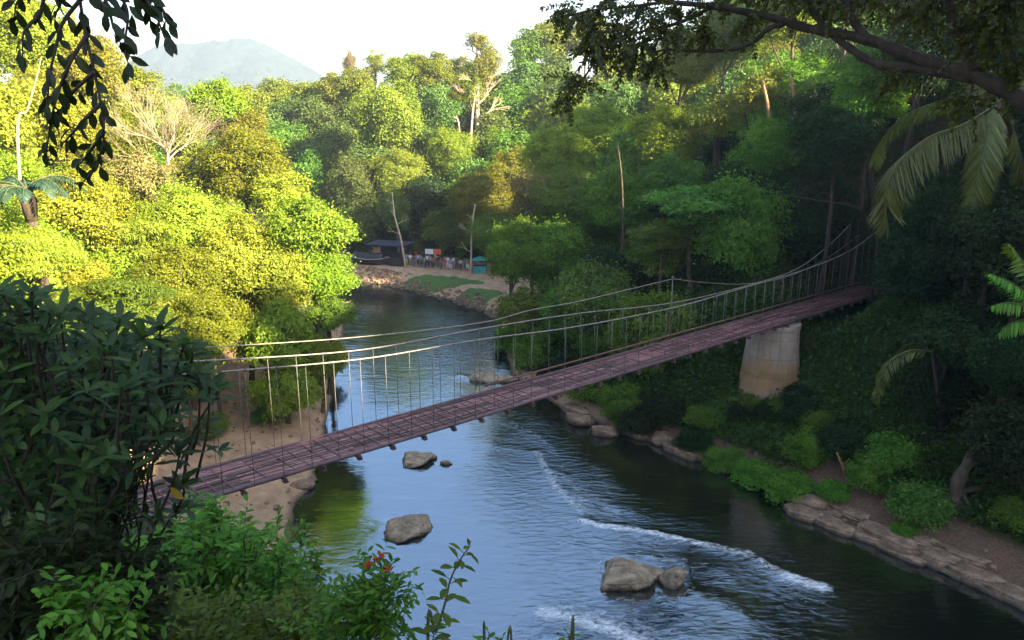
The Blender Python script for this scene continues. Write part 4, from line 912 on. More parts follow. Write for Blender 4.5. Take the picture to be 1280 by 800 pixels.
for i, (a, b_, r_, lb) in enumerate([(330,528,16,'small lit bush on the sand at the foot of the overhanging tree'),(262,545,22,'shrub at the back of the beach'),(240,500,26,'dark shrub at the left end of the beach'),(405,470,22,'bush leaning to the water at the tip of the beach')]):
    P = hit(a, b_); rr_ = r_*(P-CAM).length/F; root = empty('shrub', P, lb, 'shrub', 'shrubs of the left bank'); mb = MB(); mb.tube([(0, 0, -.2), (0, 0, rr_*.6)], .04, 5); mb.build('stems', BARK, root)
    o = link('foliage', PROTO['round'][i], LEAF['mid'], root); o.location = (0, 0, rr_*.6); o.scale = (rr_*1.1, rr_*1.1, rr_*.9)

# undergrowth between the trunks: nobody could count it
n = 66000; x = np.concatenate([RNG.uniform(5, 32, 12000), RNG.uniform(-70, 62, 22000), RNG.uniform(0, 46, 24000), RNG.uniform(-45, 14, 8000)]); y = np.concatenate([RNG.uniform(33, 58, 12000), RNG.uniform(2, 150, 22000), RNG.uniform(26, 76, 24000), RNG.uniform(104, 136, 8000)]); d = samp(Dd, x, y); lf = samp(LF.astype(float), x, y) > .5
ok = (d > 1.3) & ~(lf & (y > 33) & (y < 64) & (d < 9.5)) & ~((~lf) & (y > 76) & (x < 14) & (d < 13.5)) & ~((~lf) & (y > 76) & (y < 106.5) & (x < 14) & (d < 18.5)) & ~((~lf) & (y < 44) & (d < 3.2)) & (np.abs(x) < y*0.75+14)
ok &= ~((~lf) & (np.hypot((x-14.5)/6, (y-48.5)/3) < 1) & (RNG.random(n) < .45))
x, y = x[ok], y[ok]; n = len(x); m_ = 12; z = samp(Hh, x, y)
sc_ = RNG.uniform(.25, .75, n)*(1+np.maximum(y-50, 0)*.008)
dd_ = unit_dirs(n*m_); dd_[:, 2] = np.abs(dd_[:, 2])*.9
P = np.repeat(np.stack([x, y, z], 1), m_, 0)+dd_*np.repeat(sc_, m_)[:, None]*RNG.uniform(.3, 1.1, n*m_)[:, None]
l = np.repeat(sc_, m_)*RNG.uniform(.22, .5, n*m_)+.06
V, Fc = leaf_quads(P, nrm(dd_+RNG.normal(0, .6, (n*m_, 3))), nrm(np.array([0, 0, 1])+RNG.normal(0, .5, (n*m_, 3))), l, l*.5)
tag(link('undergrowth', np_mesh('undergrowth', V, Fc, np.repeat(np.clip(np.repeat(RNG.random(n), m_)*.7+RNG.random(n*m_)*.3, 0, 1), 4)), leaf_mat('leaf_undergrowth', (.028, .055, .010), (.075, .13, .018), .3)), kind='stuff')

# ------------------------------------------------------------------ the hazy mountain
HX, HYY = np.meshgrid(np.linspace(-1400, 160, 260), np.linspace(1780, 2560, 120), indexing='ij')
def hill(cx, cy, ax, ay, h): return h*np.exp(-((HX-cx)/ax)**2-((HYY-cy)/ay)**2)
px2 = lambda px: (px+18-640)/F*2190/CP
HZ = 2+hill(px2(268), 2180, 136, 190, 136)+hill(px2(338), 2190, 120, 190, 118)+hill(px2(205), 2190, 100, 190, 88)+hill(px2(395), 2200, 120, 190, 50)+hill(px2(130), 2230, 160, 190, 50)+hill(px2(20), 2230, 190, 190, 38)+hill(px2(560), 2240, 280, 190, 28)
for i in range(HX.shape[0]):
    for j in range(HX.shape[1]):
        v = (HX[i, j], HYY[i, j], 0); k = min(1, HZ[i, j]/18)
        HZ[i, j] += k*(12*noise.noise((v[0]*.017, v[1]*.017, 1))+6*abs(noise.noise((v[0]*.06, v[1]*.06, 4)))+4.5*noise.noise((v[0]*.17, v[1]*.17, 7)))
HZ = np.where((HX < -1392) | (HX > 152) | (HYY < 1788) | (HYY > 2552), 0, HZ)
m, nt, out = new_mat('forested_mountain_hazed'); f = tnoise(nt, geo_pos(nt), .05, 8, .75); d = N(nt, 'ShaderNodeBsdfDiffuse'); L(nt, ramp(nt, f, [(.35, (.007, .019, .018)), (.65, (.042, .060, .048))]).outputs[0], d.inputs['Color']); L(nt, d.outputs[0], out.inputs['Surface'])  # bluish green puts some of the haze into the colour
tag(link('mountain', grid_mesh('mountain', HX, HYY, HZ), m), kind='structure')

# ------------------------------------------------------------------ people on the river terrace
def skin_mesh(name, joints, edges, root, levels=1):
    me = bpy.data.meshes.new(name+'_cage'); me.from_pydata([j[:3] for j in joints], edges, [])
    o = bpy.data.objects.new('cage', me); COL.objects.link(o)
    sk = o.modifiers.new('skin', 'SKIN'); sd_ = o.modifiers.new('sub', 'SUBSURF'); sd_.levels = levels; sd_.render_levels = levels
    for k, j in enumerate(joints): me.skin_vertices[0].data[k].radius = (j[3], j[4] if len(j) > 4 else j[3]); me.skin_vertices[0].data[k].use_root = (k == root)
    dg = bpy.context.evaluated_depsgraph_get(); r_ = bpy.data.meshes.new_from_object(o.evaluated_get(dg)); r_.name = name
    bpy.data.objects.remove(o); bpy.data.meshes.remove(me)
    r_.materials.clear(); r_.polygons.foreach_set('use_smooth', [True]*len(r_.polygons)); return r_
def figure(arm_l, arm_r, stride):
    J = [(0,0,.90,.125,.095),(0,0,1.12,.115,.09),(0,0,1.32,.14,.095),(0,0,1.44,.05,.05),(0,.01,1.52,.07,.08),(0,.015,1.60,.08,.09),(0,.005,1.67,.05,.06)]
    E_ = [(0,1),(1,2),(2,3),(3,4),(4,5),(5,6)]
    for s, ar in ((-1, arm_l), (1, arm_r)):
        i = len(J); J += [(s*.17,0,1.37,.052),(s*ar[0][0],ar[0][1],ar[0][2],.043),(s*ar[1][0],ar[1][1],ar[1][2],.034),(s*ar[1][0]*1.02,ar[1][1]+.05,ar[1][2]-.07,.032)]
        E_ += [(2,i),(i,i+1),(i+1,i+2),(i+2,i+3)]
    for s in (-1, 1):
        i = len(J); st = stride*s; J += [(s*.09,0,.84,.085),(s*.10,st*.5+.02,.48,.062),(s*.10,st,.09,.042),(s*.11,st+.14,.04,.035)]; E_ += [(0,i),(i,i+1),(i+1,i+2),(i+2,i+3)]
    return J, E_
POSES = [figure(((.22,.0,1.10),(.23,.06,.86)), ((.22,.0,1.10),(.23,.06,.86)), .06), figure(((.23,.02,1.10),(.16,.24,1.12)), ((.24,.0,1.1),(.26,.05,.86)), .16), figure(((.27,.02,1.12),(.20,-.02,.95)), ((.24,.05,1.1),(.12,.24,1.25)), .04)]
BODY, SHIRT, TROU, HAIR = [], [], [], []
for J, E_ in POSES:
    BODY.append(skin_mesh('body', J, E_, 0))
    js = [(0,0,.88,.15,.115),(0,0,1.12,.135,.105),(0,0,1.33,.155,.11),(0,0,1.40,.09,.075)]; es = [(0,1),(1,2),(2,3)]
    for b_ in (7, 11):
        i = len(js); a0, a1 = Vector(J[b_][:3]), Vector(J[b_+1][:3]); js += [(*a0, .066), (*(a0.lerp(a1, .75)), .056)]; es += [(2, i), (i, i+1)]
    SHIRT.append(skin_mesh('shirt', js, es, 0))
    js = [(0,0,.92,.135,.105)]; es = []
    for b_ in (15, 19):
        i = len(js); a0, a1, a2 = (Vector(J[b_+k][:3]) for k in range(3)); js += [(*a0, .1), (*a1, .075), (*a1.lerp(a2, .85), .062)]; es += [(0, i), (i, i+1), (i+1, i+2)]
    TROU.append(skin_mesh('trousers', js, es, 0))
    HAIR.append(skin_mesh('hair', [(0,-.05,1.54,.06,.05),(0,-.02,1.63,.088,.09),(0,0,1.69,.065,.07)], [(0,1),(1,2)], 1))
SKIN = flat_mat('skin', (.30, .17, .11)); HAIRM = flat_mat('dark_hair', (.015, .011, .009))
CLOTH = {k: flat_mat('cloth_'+k.replace(' ', '_'), c) for k, c in {'white': (.75, .74, .72), 'pink': (.62, .22, .26), 'red': (.55, .05, .04), 'pale blue': (.35, .48, .65), 'navy': (.03, .045, .13), 'black': (.02, .02, .022), 'turquoise': (.06, .42, .42), 'grey': (.28, .28, .3), 'lilac': (.42, .33, .5), 'yellow': (.6, .45, .08), 'khaki': (.26, .2, .12), 'denim': (.07, .11, .22)}.items()}
PEOPLE = [(508,'pale blue','white','standing alone by the leaning pale trunk'),(513,'white','khaki','beside the pale trunk'),(518,'navy','denim','just right of the pale trunk'),(523,'pale blue','black','left of the banner'),(527,'turquoise','navy','near the left banner post'),(531,'lilac','denim','at the left banner post'),(534.5,'white','black','under the white half of the banner'),(538,'grey','navy','under the middle of the banner'),(541.5,'red','black','under the red half of the banner'),(544.5,'pale blue','grey','behind the one in red'),
 (548,'black','denim','at the right banner post'),(552,'red','navy','right of the banner'),(556,'pink','pink','all in pink'),(560,'white','white','in white from top to toe'),(563.5,'lilac','white','beside the one all in white'),(567,'white','lilac','with pale legs'),(571,'navy','black','in dark clothes'),(576,'white','black','standing a little apart'),(581,'turquoise','denim','left of the straight trunk'),(584.5,'grey','white','leaning at the straight trunk'),(593,'pink','denim','right of the straight trunk'),(520.5,'red','grey','half hidden in the row'),(529,'black','khaki','in the second row'),(546,'yellow','denim','in the second row'),(565.5,'black','navy','in the second row'),(626,'pink','white','by the leaves at the right')]
for i, (px, sh, tr, wh) in enumerate(PEOPLE):
    back = 1 if 'second row' in wh or 'hidden' in wh or 'behind' in wh else 0
    P = hit(px, 331.5+(px-505)*0.075-(3.5 if back else 0)+(i % 3)*0.9); P.z = gh(P.x, P.y)
    r_ = empty('person', P, f'person in {sh} top and {tr} trousers, {wh}' if sh != tr else f'person dressed {wh}' if wh.startswith('all') or wh.startswith('in') else f'person in {sh}, {wh}', 'person', 'people on the river terrace')
    r_.rotation_euler = (0, 0, R([175, 200, 150, 20, 95, -80, 185][i % 7])); k = 1+0.06*math.sin(i*2.1); r_.scale = (k, k, k); q = i % 3
    link('body', BODY[q], SKIN, r_); link('shirt', SHIRT[q], CLOTH[sh], r_); link('trousers', TROU[q], CLOTH[tr], r_); link('hair', HAIR[q], HAIRM, r_)

# ------------------------------------------------------------------ dark shelter, covered boat, banner, stall
DARK = flat_mat('dark_painted_timber', (.022, .02, .03), .6); TIN = flat_mat('dark_blue_roof_sheet', (.05, .05, .085), .5); HULL = flat_mat('dark_hull_paint', (.02, .02, .035), .4)
Pb = hit(489, 329); Pb.z = gh(Pb.x, Pb.y); sh = empty('river_shelter', Pb, 'dark flat-roofed timber shelter on the river terrace under the trees', 'shelter')
M = Matrix.Rotation(R(-18), 3, 'Z')
def shb(name, c, h, mat): mb = MB(); mb.box(M @ Vector(c), h, M); return mb.build(name, mat, sh, smooth=False)
shb('floor', (0, 0, .1), (2.3, 1.6, .12), DARK)
for x in (-2.2, 2.2):
    for y in (-1.5, 1.5): shb('post', (x, y, 1.3), (.07, .07, 1.3), DARK)
shb('back_wall', (0, 1.45, 1.2), (2.15, .05, 1.15), DARK); shb('side_wall', (2.2, 0, 1.0), (.04, 1.4, .9), DARK); shb('counter', (.6, -1.35, .55), (1.5, .2, .5), DARK); shb('window_panel', (1.0, 1.38, 1.6), (.7, .03, .35), flat_mat('pale_panel', (.3, .36, .42)))
mb = MB()
for k in range(24):
    x = -2.7+k*.235; mb.box(M @ Vector((x, 0, 2.68+(.03 if k % 2 else 0))), (.118, 1.95, .03), M)
mb.build('roof', TIN, sh, smooth=False)
Pb = hit(464, 330.5); Pb.z = gh(Pb.x, Pb.y)+.05; bo = empty('covered_boat', Pb, 'dark boat with a black cover pulled up on the bank left of the shelter', 'boat')
M = Matrix.Rotation(R(-12), 3, 'Z'); mb = MB(); n = 14; prof = []
for i in range(n):
    t = i/(n-1); x = -2.6+5.2*t; w_ = .95*math.sin(math.pi*(0.12+0.8*t))**.6*(1 if t < .85 else (1-t)/.15*.9+.1); prof.append((x, w_, .25*(2*t-1)**2+.75))
for x, w_, zt in prof:
    for (yy, zz) in ((-w_, zt), (-w_*.8, .3), (-w_*.3, .02), (w_*.3, .02), (w_*.8, .3), (w_, zt)): mb.v.append(M @ Vector((x, yy, zz)))
for i in range(n-1):
    for k in range(5): mb.f.append((i*6+k, i*6+k+1, (i+1)*6+k+1, (i+1)*6+k))
mb.f.append(tuple(range(6))); mb.f.append(tuple((n-1)*6+k for k in range(6))[::-1]); mb.build('hull', HULL, bo, smooth=False)
mb = MB()
for sgn in (-1, 1): mb.tube([M @ Vector((x, sgn*w_, zt+.02)) for x, w_, zt in prof], .05, 6)
mb.build('gunwale', flat_mat('pale_gunwale', (.42, .34, .34)), bo)
mb = MB()
for x, w_, zt in prof[1:-2]:
    for k in range(7): a = math.pi*k/6; mb.v.append(M @ Vector((x, -math.cos(a)*w_*.97, zt+math.sin(a)*.75)))
for i in range(len(prof)-4):
    for k in range(6): mb.f.append((i*7+k, i*7+k+1, (i+1)*7+k+1, (i+1)*7+k))
mb.f.append(tuple(range(7))); mb.f.append(tuple((len(prof)-4)*7+k for k in range(7))); mb.build('cover', flat_mat('black_tarpaulin', (.018, .018, .022), .5), bo)
q0, q1 = hit(532, 333), hit(552, 334); bn = empty('banner', q0, 'white and red banner on two posts above the crowd', 'banner'); zt = at(532, 311, q0.y).z-q0.z; zb = at(532, 317.5, q0.y).z-q0.z; dv = (q1-q0); dv.z = 0
for k in (0, 1): mb = MB(); mb.tube([dv*k-Vector((0, 0, .2)), dv*k+Vector((0, 0, zt+.1))], .05, 7); mb.build('post', DARK, bn)
for k, c, nm in ((0, (.8, .8, .82), 'white_panel'), (1, (.62, .10, .04), 'red_panel')):
    mb = MB(); a, b_ = dv*(.5*k+.01*k), dv*(.5*k+.5); mb.v += [a+Vector((0, -.06, zb)), b_+Vector((0, -.06, zb)), b_+Vector((0, -.06, zt)), a+Vector((0, -.06, zt)), a+Vector((0, -.03, zb)), b_+Vector((0, -.03, zb)), b_+Vector((0, -.03, zt)), a+Vector((0, -.03, zt))]
    mb.f += [(0,1,2,3),(7,6,5,4),(0,4,5,1),(1,5,6,2),(2,6,7,3),(3,7,4,0)]; mb.build(nm, flat_mat('banner_'+nm, c), bn, smooth=False)
Pb = hit(600, 341); Pb.z = gh(Pb.x, Pb.y); stl = empty('market_stall', Pb, 'small stall with turquoise cloth roof and sides at the right end of the crowd', 'stall'); TQ = flat_mat('turquoise_cloth', (.05, .36, .36))
for x in (-.8, .8):
    for y in (-.6, .6): mb = MB(); mb.tube([(x, y, -.1), (x, y, 1.7)], .03, 6); mb.build('post', DARK, stl)
mb = MB(); mb.v = [Vector(q) for q in ((-1,-.8,1.65),(1,-.8,1.65),(1,.8,1.65),(-1,.8,1.65),(0,0,2.15))]; mb.f = [(0,1,4),(1,2,4),(2,3,4),(3,0,4),(3,2,1,0)]; mb.build('cloth_roof', TQ, stl, smooth=False)
mb = MB(); mb.box((0, -.62, .5), (.82, .03, .42)); mb.build('cloth_side', TQ, stl, smooth=False); mb = MB(); mb.box((0, -.3, .98), (.8, .4, .03)); mb.build('table_top', DARK, stl, smooth=False)

# ------------------------------------------------------------------ foreground plants
class Leaves:
    def __init__(s): s.p = []; s.a = []; s.n = []; s.l = []; s.w = []
    def add(s, p, a, n, l, w): s.p.append(tuple(p)); s.a.append(tuple(a)); s.n.append(tuple(n)); s.l.append(l); s.w.append(w)
    def mesh(s, name, mat, parent, droop=.25, org=(0, 0, 0), fold=.22):
        V, Fc, k = leaf_blades(np.array(s.p)-np.array(org), np.array(s.a), np.array(s.n), np.array(s.l), np.array(s.w), droop, fold)
        return link(name, np_mesh(name, V, Fc, np.repeat(RNG.random(len(s.p)), k), smooth=True), mat, parent)
def rv(rd, s=1.0): return Vector((rd.gauss(0, s), rd.gauss(0, s), rd.gauss(0, s)))
def whorl(Lv, p, d, n, l, w, rd, open_=(.7, 1.25)):
    d = d.normalized(); x = d.orthogonal().normalized(); y = d.cross(x); a0 = rd.uniform(0, 6.28)
    for k in range(n):
        a = a0+k*2.4; o_ = rd.uniform(*open_); r_ = x*math.cos(a)+y*math.sin(a); ax = (d*math.cos(o_)+r_*math.sin(o_)).normalized()
        Lv.add(p-d*rd.uniform(0, .09), ax, (d*math.sin(o_)-r_*math.cos(o_)).normalized(), l*rd.uniform(.7, 1.15), w*rd.uniform(.8, 1.1))
# the big glossy shrub at the left
rd = random.Random(21); base = Vector((-3.3, 5.0, gh(-3.3, 5.0)))
shr = empty('glossy_shrub', base, 'big dark glossy-leaved shrub filling the lower left in front of the bridge end', 'shrub')
def shrub_edge(py): return np.interp(py, [350,375,400,430,450,480,520,560,590,620,650,680,720,800], [45,70,150,225,250,235,225,215,205,175,140,125,150,150])
tips = []
while len(tips) < 760:
    py = rd.uniform(352, 830) if len(tips) < 330 else rd.uniform(430, 850); e = shrub_edge(py); px = rd.uniform(-60, e-18)
    tips.append((px, py, rd.uniform(3.9, 6.4) if len(tips) < 330 else rd.uniform(5.5, 7.0)))
for q in [(262,483,5.0),(272,490,5.1),(240,440,4.9),(200,405,4.6),(232,425,4.8),(150,398,4.6),(40,365,4.0),(25,380,4.1),(228,600,4.9),(75,392,4.3),(110,400,4.4),(180,420,4.5),(250,465,5.0),(225,560,4.8)]: tips.append(q)
Lv = Leaves(); Ly = Leaves(); mb = MB()
trunks = [base+Vector((-.3, .1, 0)), base+Vector((.3, .5, -.4)), base+Vector((.1, -.3, .2))]
for i, (px, py, Y) in enumerate(tips):
    t = at(px, py, Y); s = trunks[i % 3]; h = t+((s+Vector((0, 0, 2.2)))-t).normalized()*rd.uniform(.3, .6)+Vector((0, 0, -.15))
    dr = ((t-h).normalized()+Vector((.2, -.25, .5))+rv(rd, .3)).normalized()
    whorl(Lv, t, dr, rd.randint(7, 11), .165 if py < 600 else .135, .046, rd)
    whorl(Lv, t-dr*.38+rv(rd, .07), dr, 5, .14, .042, rd, (.9, 1.5))
    if rd.random() < .8: whorl(Lv, t-dr*.22+rv(rd, .04), dr, 5, .15, .043, rd, (.9, 1.4))
    mb.tube(catmull([h, h.lerp(t, .5)+rv(rd, .06), t], 3), [.010]*3+[.008]*2+[.006]*2, 5, cap=False)
    if i % 60 == 0: mb.tube(catmull([s-Vector((0, 0, .3)), s.lerp(h, .5)+rv(rd, .08), h], 3), [.035]*3+[.026]*2+[.018]*2, 6, cap=False)
    if i % 16 == 0: Ly.add(t+rv(rd, .05), (rv(rd)+Vector((0, -.3, -.6))).normalized(), (0, -1, .3), .16, .05)
mb.build('branches', BARKD, shr, loc=(0, 0, 0)); Lv.mesh('foliage', LEAF['shrub'], shr, .22); Ly.mesh('yellowed_leaves', LEAF['yellow'], shr, .3)
for o in shr.children: o.matrix_parent_inverse = Matrix.Translation(-base)

def leafy_bush(name, label, pts, base, leaf, width, mat, seed, per=26, cluster=.42, cat='shrub', r0=.03, every=1):
    rd = random.Random(seed); root = empty(name, base, label, cat); Lv = Leaves(); mb = MB()
    for ip, (px, py, Y) in enumerate(pts):
        t = at(px, py, Y)
        if ip % every == 0: mb.tube(catmull([base-Vector((0, 0, .3)), base.lerp(t, .5)+rv(rd, .25)+Vector((0, 0, .15)), t], 3), [r0]*3+[r0*.66]*2+[r0*.33]*2, 5, cap=False)
        for s in range(4):
            d = (rv(rd)+Vector((0, -.2, .55))).normalized(); ln = cluster*rd.uniform(.6, 1.2); mb.tube([t, t+d*ln], [r0*.27, r0*.1], 4, cap=False)
            for k in range(per//4):
                u = (k+1)/(per//4); p = t+d*ln*u; sd_ = d.cross(Vector((0, 0, 1))).normalized()*(1 if k % 2 else -1); ax = (sd_*.8+d*.6+rv(rd, .25)+Vector((0, 0, -.1))).normalized()
                Lv.add(p, ax, (Vector((0, 0, 1))+rv(rd, .35)).normalized(), leaf*rd.uniform(.7, 1.2), width*rd.uniform(.8, 1.1))
    mb.build('branches', BARK, root); Lv.mesh('foliage', LEAF[mat], root, .2)
    for o in root.children: o.matrix_parent_inverse = Matrix.Translation(-base)
    return root
rd = random.Random(5); pts = []
while len(pts) < 330:
    px = rd.uniform(150, 400); py = rd.uniform(650, 830); top = np.interp(px, [150,200,260,310,330,350,380,400], [690,665,648,645,690,700,715,745])
    if py > top+8: pts.append((px, py, rd.uniform(11.5, 14.5)))
bb = Vector((-5.4, 13.0, gh(-5.4, 13.0))); leafy_bush('leafy_bush', 'fresh green small-leaved bush below the left end of the bridge', pts, bb, .19, .075, 'bush', 31, 36, .55)
pts = [(rd.uniform(130, 420), rd.uniform(755, 840), rd.uniform(7.5, 9)) for _ in range(110)]
bb = Vector((-3.0, 8.5, gh(-3.0, 8.5))); leafy_bush('leafy_bush', 'green bush along the bottom edge left of the red-flowered plant', pts, bb, .13, .05, 'mid', 33, 32, .4, r0=.018, every=3)
pts = [(352,690,13.5),(372,705,13.5),(392,715,13.6),(375,680,13.6),(360,720,13.4),(398,712,13.6),(345,665,14)]
bb = Vector((-4.0, 13.4, gh(-4.0, 13.4))); leafy_bush('leafy_bush', 'thin green sprig of bush reaching over the left waterline', pts, bb, .19, .075, 'bush', 34, 36, .5)
pts = [(rd.uniform(-30, 190), rd.uniform(680, 850), rd.uniform(3.6, 4.6)) for _ in range(150)]
bb = Vector((-2.2, 4.0, gh(-2.2, 4.0))); leafy_bush('leafy_bush', 'dark small-leaved growth in the lower left corner under the glossy shrub', pts, bb, .085, .032, 'deep', 35, 34, .24, r0=.010, every=5)
pts = [(rd.gauss(130, 28), rd.gauss(775, 22), rd.uniform(3.3, 3.6)) for _ in range(26)]
bb = Vector((-1.8, 3.4, gh(-1.8, 3.4))); leafy_bush('leafy_bush', 'patch of fresh lighter leaves at the bottom edge in the left corner', pts, bb, .07, .028, 'bush', 36, 28, .18, r0=.008, every=4)
# red-flowered plant
pts = [(rd.gauss(455, 26), rd.uniform(735, 800), rd.uniform(6.6, 7.2)) for _ in range(46)]+[(472,708,6.9),(462,715,6.9),(488,720,6.9),(440,735,6.8),(428,755,6.8),(497,742,6.9),(420,790,6.7),(512,785,6.8),(400,795,6.7)]
bb = Vector((-1.3, 7.0, gh(-1.3, 7.0))); fl = leafy_bush('flowering_plant', 'green plant with small red blossom heads at the bottom edge', pts, bb, .11, .038, 'mid', 41, 34, .24, 'plant', r0=.012, every=2)
for (a, b_) in ((470,700),(476,697),(486,712),(462,706),(455,752),(448,756),(466,772),(440,748)):
    c = at(a, b_, 6.75); mb = MB()
    for k in range(16): q = rv(rd, .017); mb.tube([c+q*.5, c+q*1.2+Vector((0, 0, .012))], [.004, .009], 5)
    o = mb.build('blossom', FLOWER, fl); o.matrix_parent_inverse = Matrix.Translation(-bb)
# single stalk
def stalk(label, path, leaf, seed, name='leafy_stalk', mat='bush', n=20):
    rd = random.Random(seed); P = [at(*q) for q in path]; base = Vector((P[0].x, P[0].y, gh(P[0].x, P[0].y))); root = empty(name, base, label, 'plant'); Q = catmull([base]+P, 8)
    mb = MB(); mb.tube(Q, [.014-.010*k/(len(Q)-1) for k in range(len(Q))], 6); Lv = Leaves(); R0 = catmull(P, 12)
    for k in range(n):
        t = .12+.88*k/(n-1); i = min(int(t*(len(R0)-1)), len(R0)-2); p = R0[i]; d = (R0[i+1]-R0[i]).normalized(); a = k*2.4
        x = d.orthogonal().normalized(); y = d.cross(x); r_ = x*math.cos(a)+y*math.sin(a); ax = (r_+d*.35+Vector((0, 0, -.1))).normalized(); sz = leaf*(1-.45*t)*rd.uniform(.8, 1.15)
        mb.tube([p, p+ax*.03], .003, 4); Lv.add(p+ax*.03, ax, (d-ax*.3).normalized(), sz, sz*.42)
    mb.build('stem', STEM, root); Lv.mesh('leaves', LEAF[mat], root, .25)
    for o in root.children: o.matrix_parent_inverse = Matrix.Translation(-base)
stalk('single tall leafy stalk standing up against the river at the bottom edge', [(535,815,5.0),(545,790,5.0),(556,755,5.0),(563,725,5.0),(575,700,5.0),(588,682,5.0)], .17, 3, n=26)
stalk('short leafy shoot poking up at the bottom edge right of the tall stalk', [(605,830,5.0),(607,810,5.0),(612,792,5.0)], .12, 4, n=12)
stalk('short leafy shoot at the bottom edge left of centre, under the tall stalk', [(640,840,5.0),(632,812,5.0),(626,797,5.0)], .10, 7, n=10)
stalk('pale shoot just entering the bottom edge below the small rapid', [(716,830,5.0),(713,806,5.0),(711,792,5.0)], .10, 5, n=12)

# ------------------------------------------------------------------ overhanging branches
def twig_leaves(Lv, P, leaf, width, rd, step, hang=.5, start=.1):
    P = catmull(P, 6); acc = 0; k = 0; tot = sum((b_-a).length for a, b_ in zip(P[:-1], P[1:])); run = 0
    for a, b_ in zip(P[:-1], P[1:]):
        d = (b_-a); ln = d.length; d.normalize(); acc += ln; run += ln
        while acc > step and run > tot*start:
            acc -= step; k += 1; x = d.cross(Vector((0, 1, .2))).normalized()*(1 if k % 2 else -1)
            ax = (x*.7+d*.6+Vector((0, 0, -hang))+rv(rd, .25)).normalized(); Lv.add(b_+rv(rd, step*.2), ax, (Vector((0, -1, .5))+rv(rd, .5)).normalized(), leaf*rd.uniform(.7, 1.2), width*rd.uniform(.8, 1.15))
    Lv.add(P[-1], (P[-1]-P[-2]).normalized(), (0, -1, .3), leaf, width)
rd = random.Random(17); D = 3.6
root_p = Vector((-4.6, 2.6, gh(-4.6, 2.6))); hb_ = empty('hanging_branch_tree', root_p, 'tree at the left whose dark leafy twigs hang into the top left corner', 'tree')
mb = MB(); topj = at(60, -260, D); mb.tube(catmull([root_p-Vector((0, 0, .3)), root_p+Vector((-.1, .2, 4)), Vector((-4.2, 2.9, topj.z-1.2)), topj], 6), [.22]*7+[.15]*6+[.06]*6, 9); 
TW = [[(60,-260),(85,-120),(95,-40),(100,0),(108,45),(118,90),(126,130),(130,165),(122,205),(104,228)], [(95,-40),(60,-10),(48,20),(30,40),(28,70)], [(100,0),(78,30),(70,60),(62,95),(60,130)], [(108,45),(92,70),(78,100),(66,140),(58,190)], [(126,130),(105,150),(92,165),(80,178)], [(118,90),(96,110),(82,128),(70,148)], [(130,165),(112,190),(100,205)],
      [(90,-80),(125,-30),(150,-4),(160,18),(156,55),(160,78)], [(90,-80),(145,-45),(178,-8),(195,20),(206,48)], [(125,-30),(130,-6),(138,18),(142,35),(150,52)], [(145,-45),(165,-20),(176,5),(188,25)], [(95,-40),(75,-25),(45,-12),(22,2),(18,25)], [(60,-10),(75,4),(66,22)], [(85,-120),(50,-60),(20,-30),(2,-15)], [(150,-4),(172,-6),(198,4),(212,30)], [(100,0),(115,-8),(128,4),(135,10)]]
Lv = Leaves()
for i, tw in enumerate(TW):
    P = [at(a, b_, D+.12*math.sin(i+k*.7)) for k, (a, b_) in enumerate(tw)]; mb.tube(catmull(P, 6), [.010-.007*k/(6*(len(P)-1)) for k in range(6*(len(P)-1)+1)], 5)
    twig_leaves(Lv, P if i else P[2:], .082, .034, rd, .040, .75, .15)
mb.build('limb', BARKD, hb_); Lv.mesh('foliage', LEAF['dark'], hb_, .2)
for o in hb_.children: o.matrix_parent_inverse = Matrix.Translation(-root_p)

root_p = Vector((7.6, 7.2, gh(7.6, 7.2))); ob = empty('overhanging_tree', root_p, 'dark tree reaching a thick forked limb in from the upper right', 'tree')
def lY(px): return float(np.interp(px, [700, 1000, 1330], [13.2, 12.2, 10.2]))
LIMBS = [([(1420,260),(1340,160),(1280,126),(1215,93),(1144,72),(1083,49),(1008,35),(961,21),(891,8),(835,2),(790,-8)], 12.5, 2.2), ([(1215,97),(1150,86),(1095,79),(1065,62),(1040,42),(1015,15),(1000,-12)], 7, 3), ([(1083,49),(1064,20),(1050,-14)], 6, 3.5), ([(1215,88),(1200,42),(1181,0),(1170,-25)], 8, 5), ([(985,28),(961,36),(942,52),(914,62),(867,64),(835,62),(797,70)], 3.6, 1), ([(891,8),(850,28),(800,40),(760,52),(730,80)], 2.5, .8), ([(835,2),(790,8),(745,12),(715,18)], 2.2, .8), ([(835,62),(810,80),(780,92)], 1.5, .6), ([(760,52),(735,90),(716,120),(704,138)], 1.6, .6)]
mb = MB(); LP = []
tp = at(1420, 260, lY(1420)); tq = at(1380, 208, lY(1380)); mb.tube(catmull([root_p-Vector((0, 0, .5)), root_p+Vector((.4, .2, 5)), Vector((tp.x+.35, tp.y-.1, tp.z-2.4)), tp, tq], 6), [.42]*4+[.38]*3+[.33]*3+[.28]*3+[.22]*3+[.17]*3+[.13]*3+[.125]*3, 12)
for pth, w0, w1 in LIMBS:
    P = catmull([at(a, b_, lY(a)) for a, b_ in pth], 8); LP += P
    mb.tube(P, [(w0+(w1-w0)*k/(len(P)-1))*lY(pth[0][0])/F*(1+.10*math.sin(k*1.3+w0)) for k in range(len(P))], 10)
mb.build('trunk', BARKD, ob)
SPR = [(725,18,32),(762,38,36),(800,18,36),(832,45,32),(742,72,30),(718,108,24),(706,130,16),(782,78,32),(822,88,24),(852,22,34),(880,45,26),(905,-5,36),(935,30,22),(760,5,36),(700,20,14),(800,60,30),(1000,-10,46),(1090,-5,44),(1150,20,40),(1180,-5,50),(1245,40,50),(1265,0,56),(1275,85,40),(1120,100,20),(1045,0,40),(960,-5,34),(1225,20,50),(1210,130,26),(745,45,26)]
Lv = Leaves(); mb = MB()
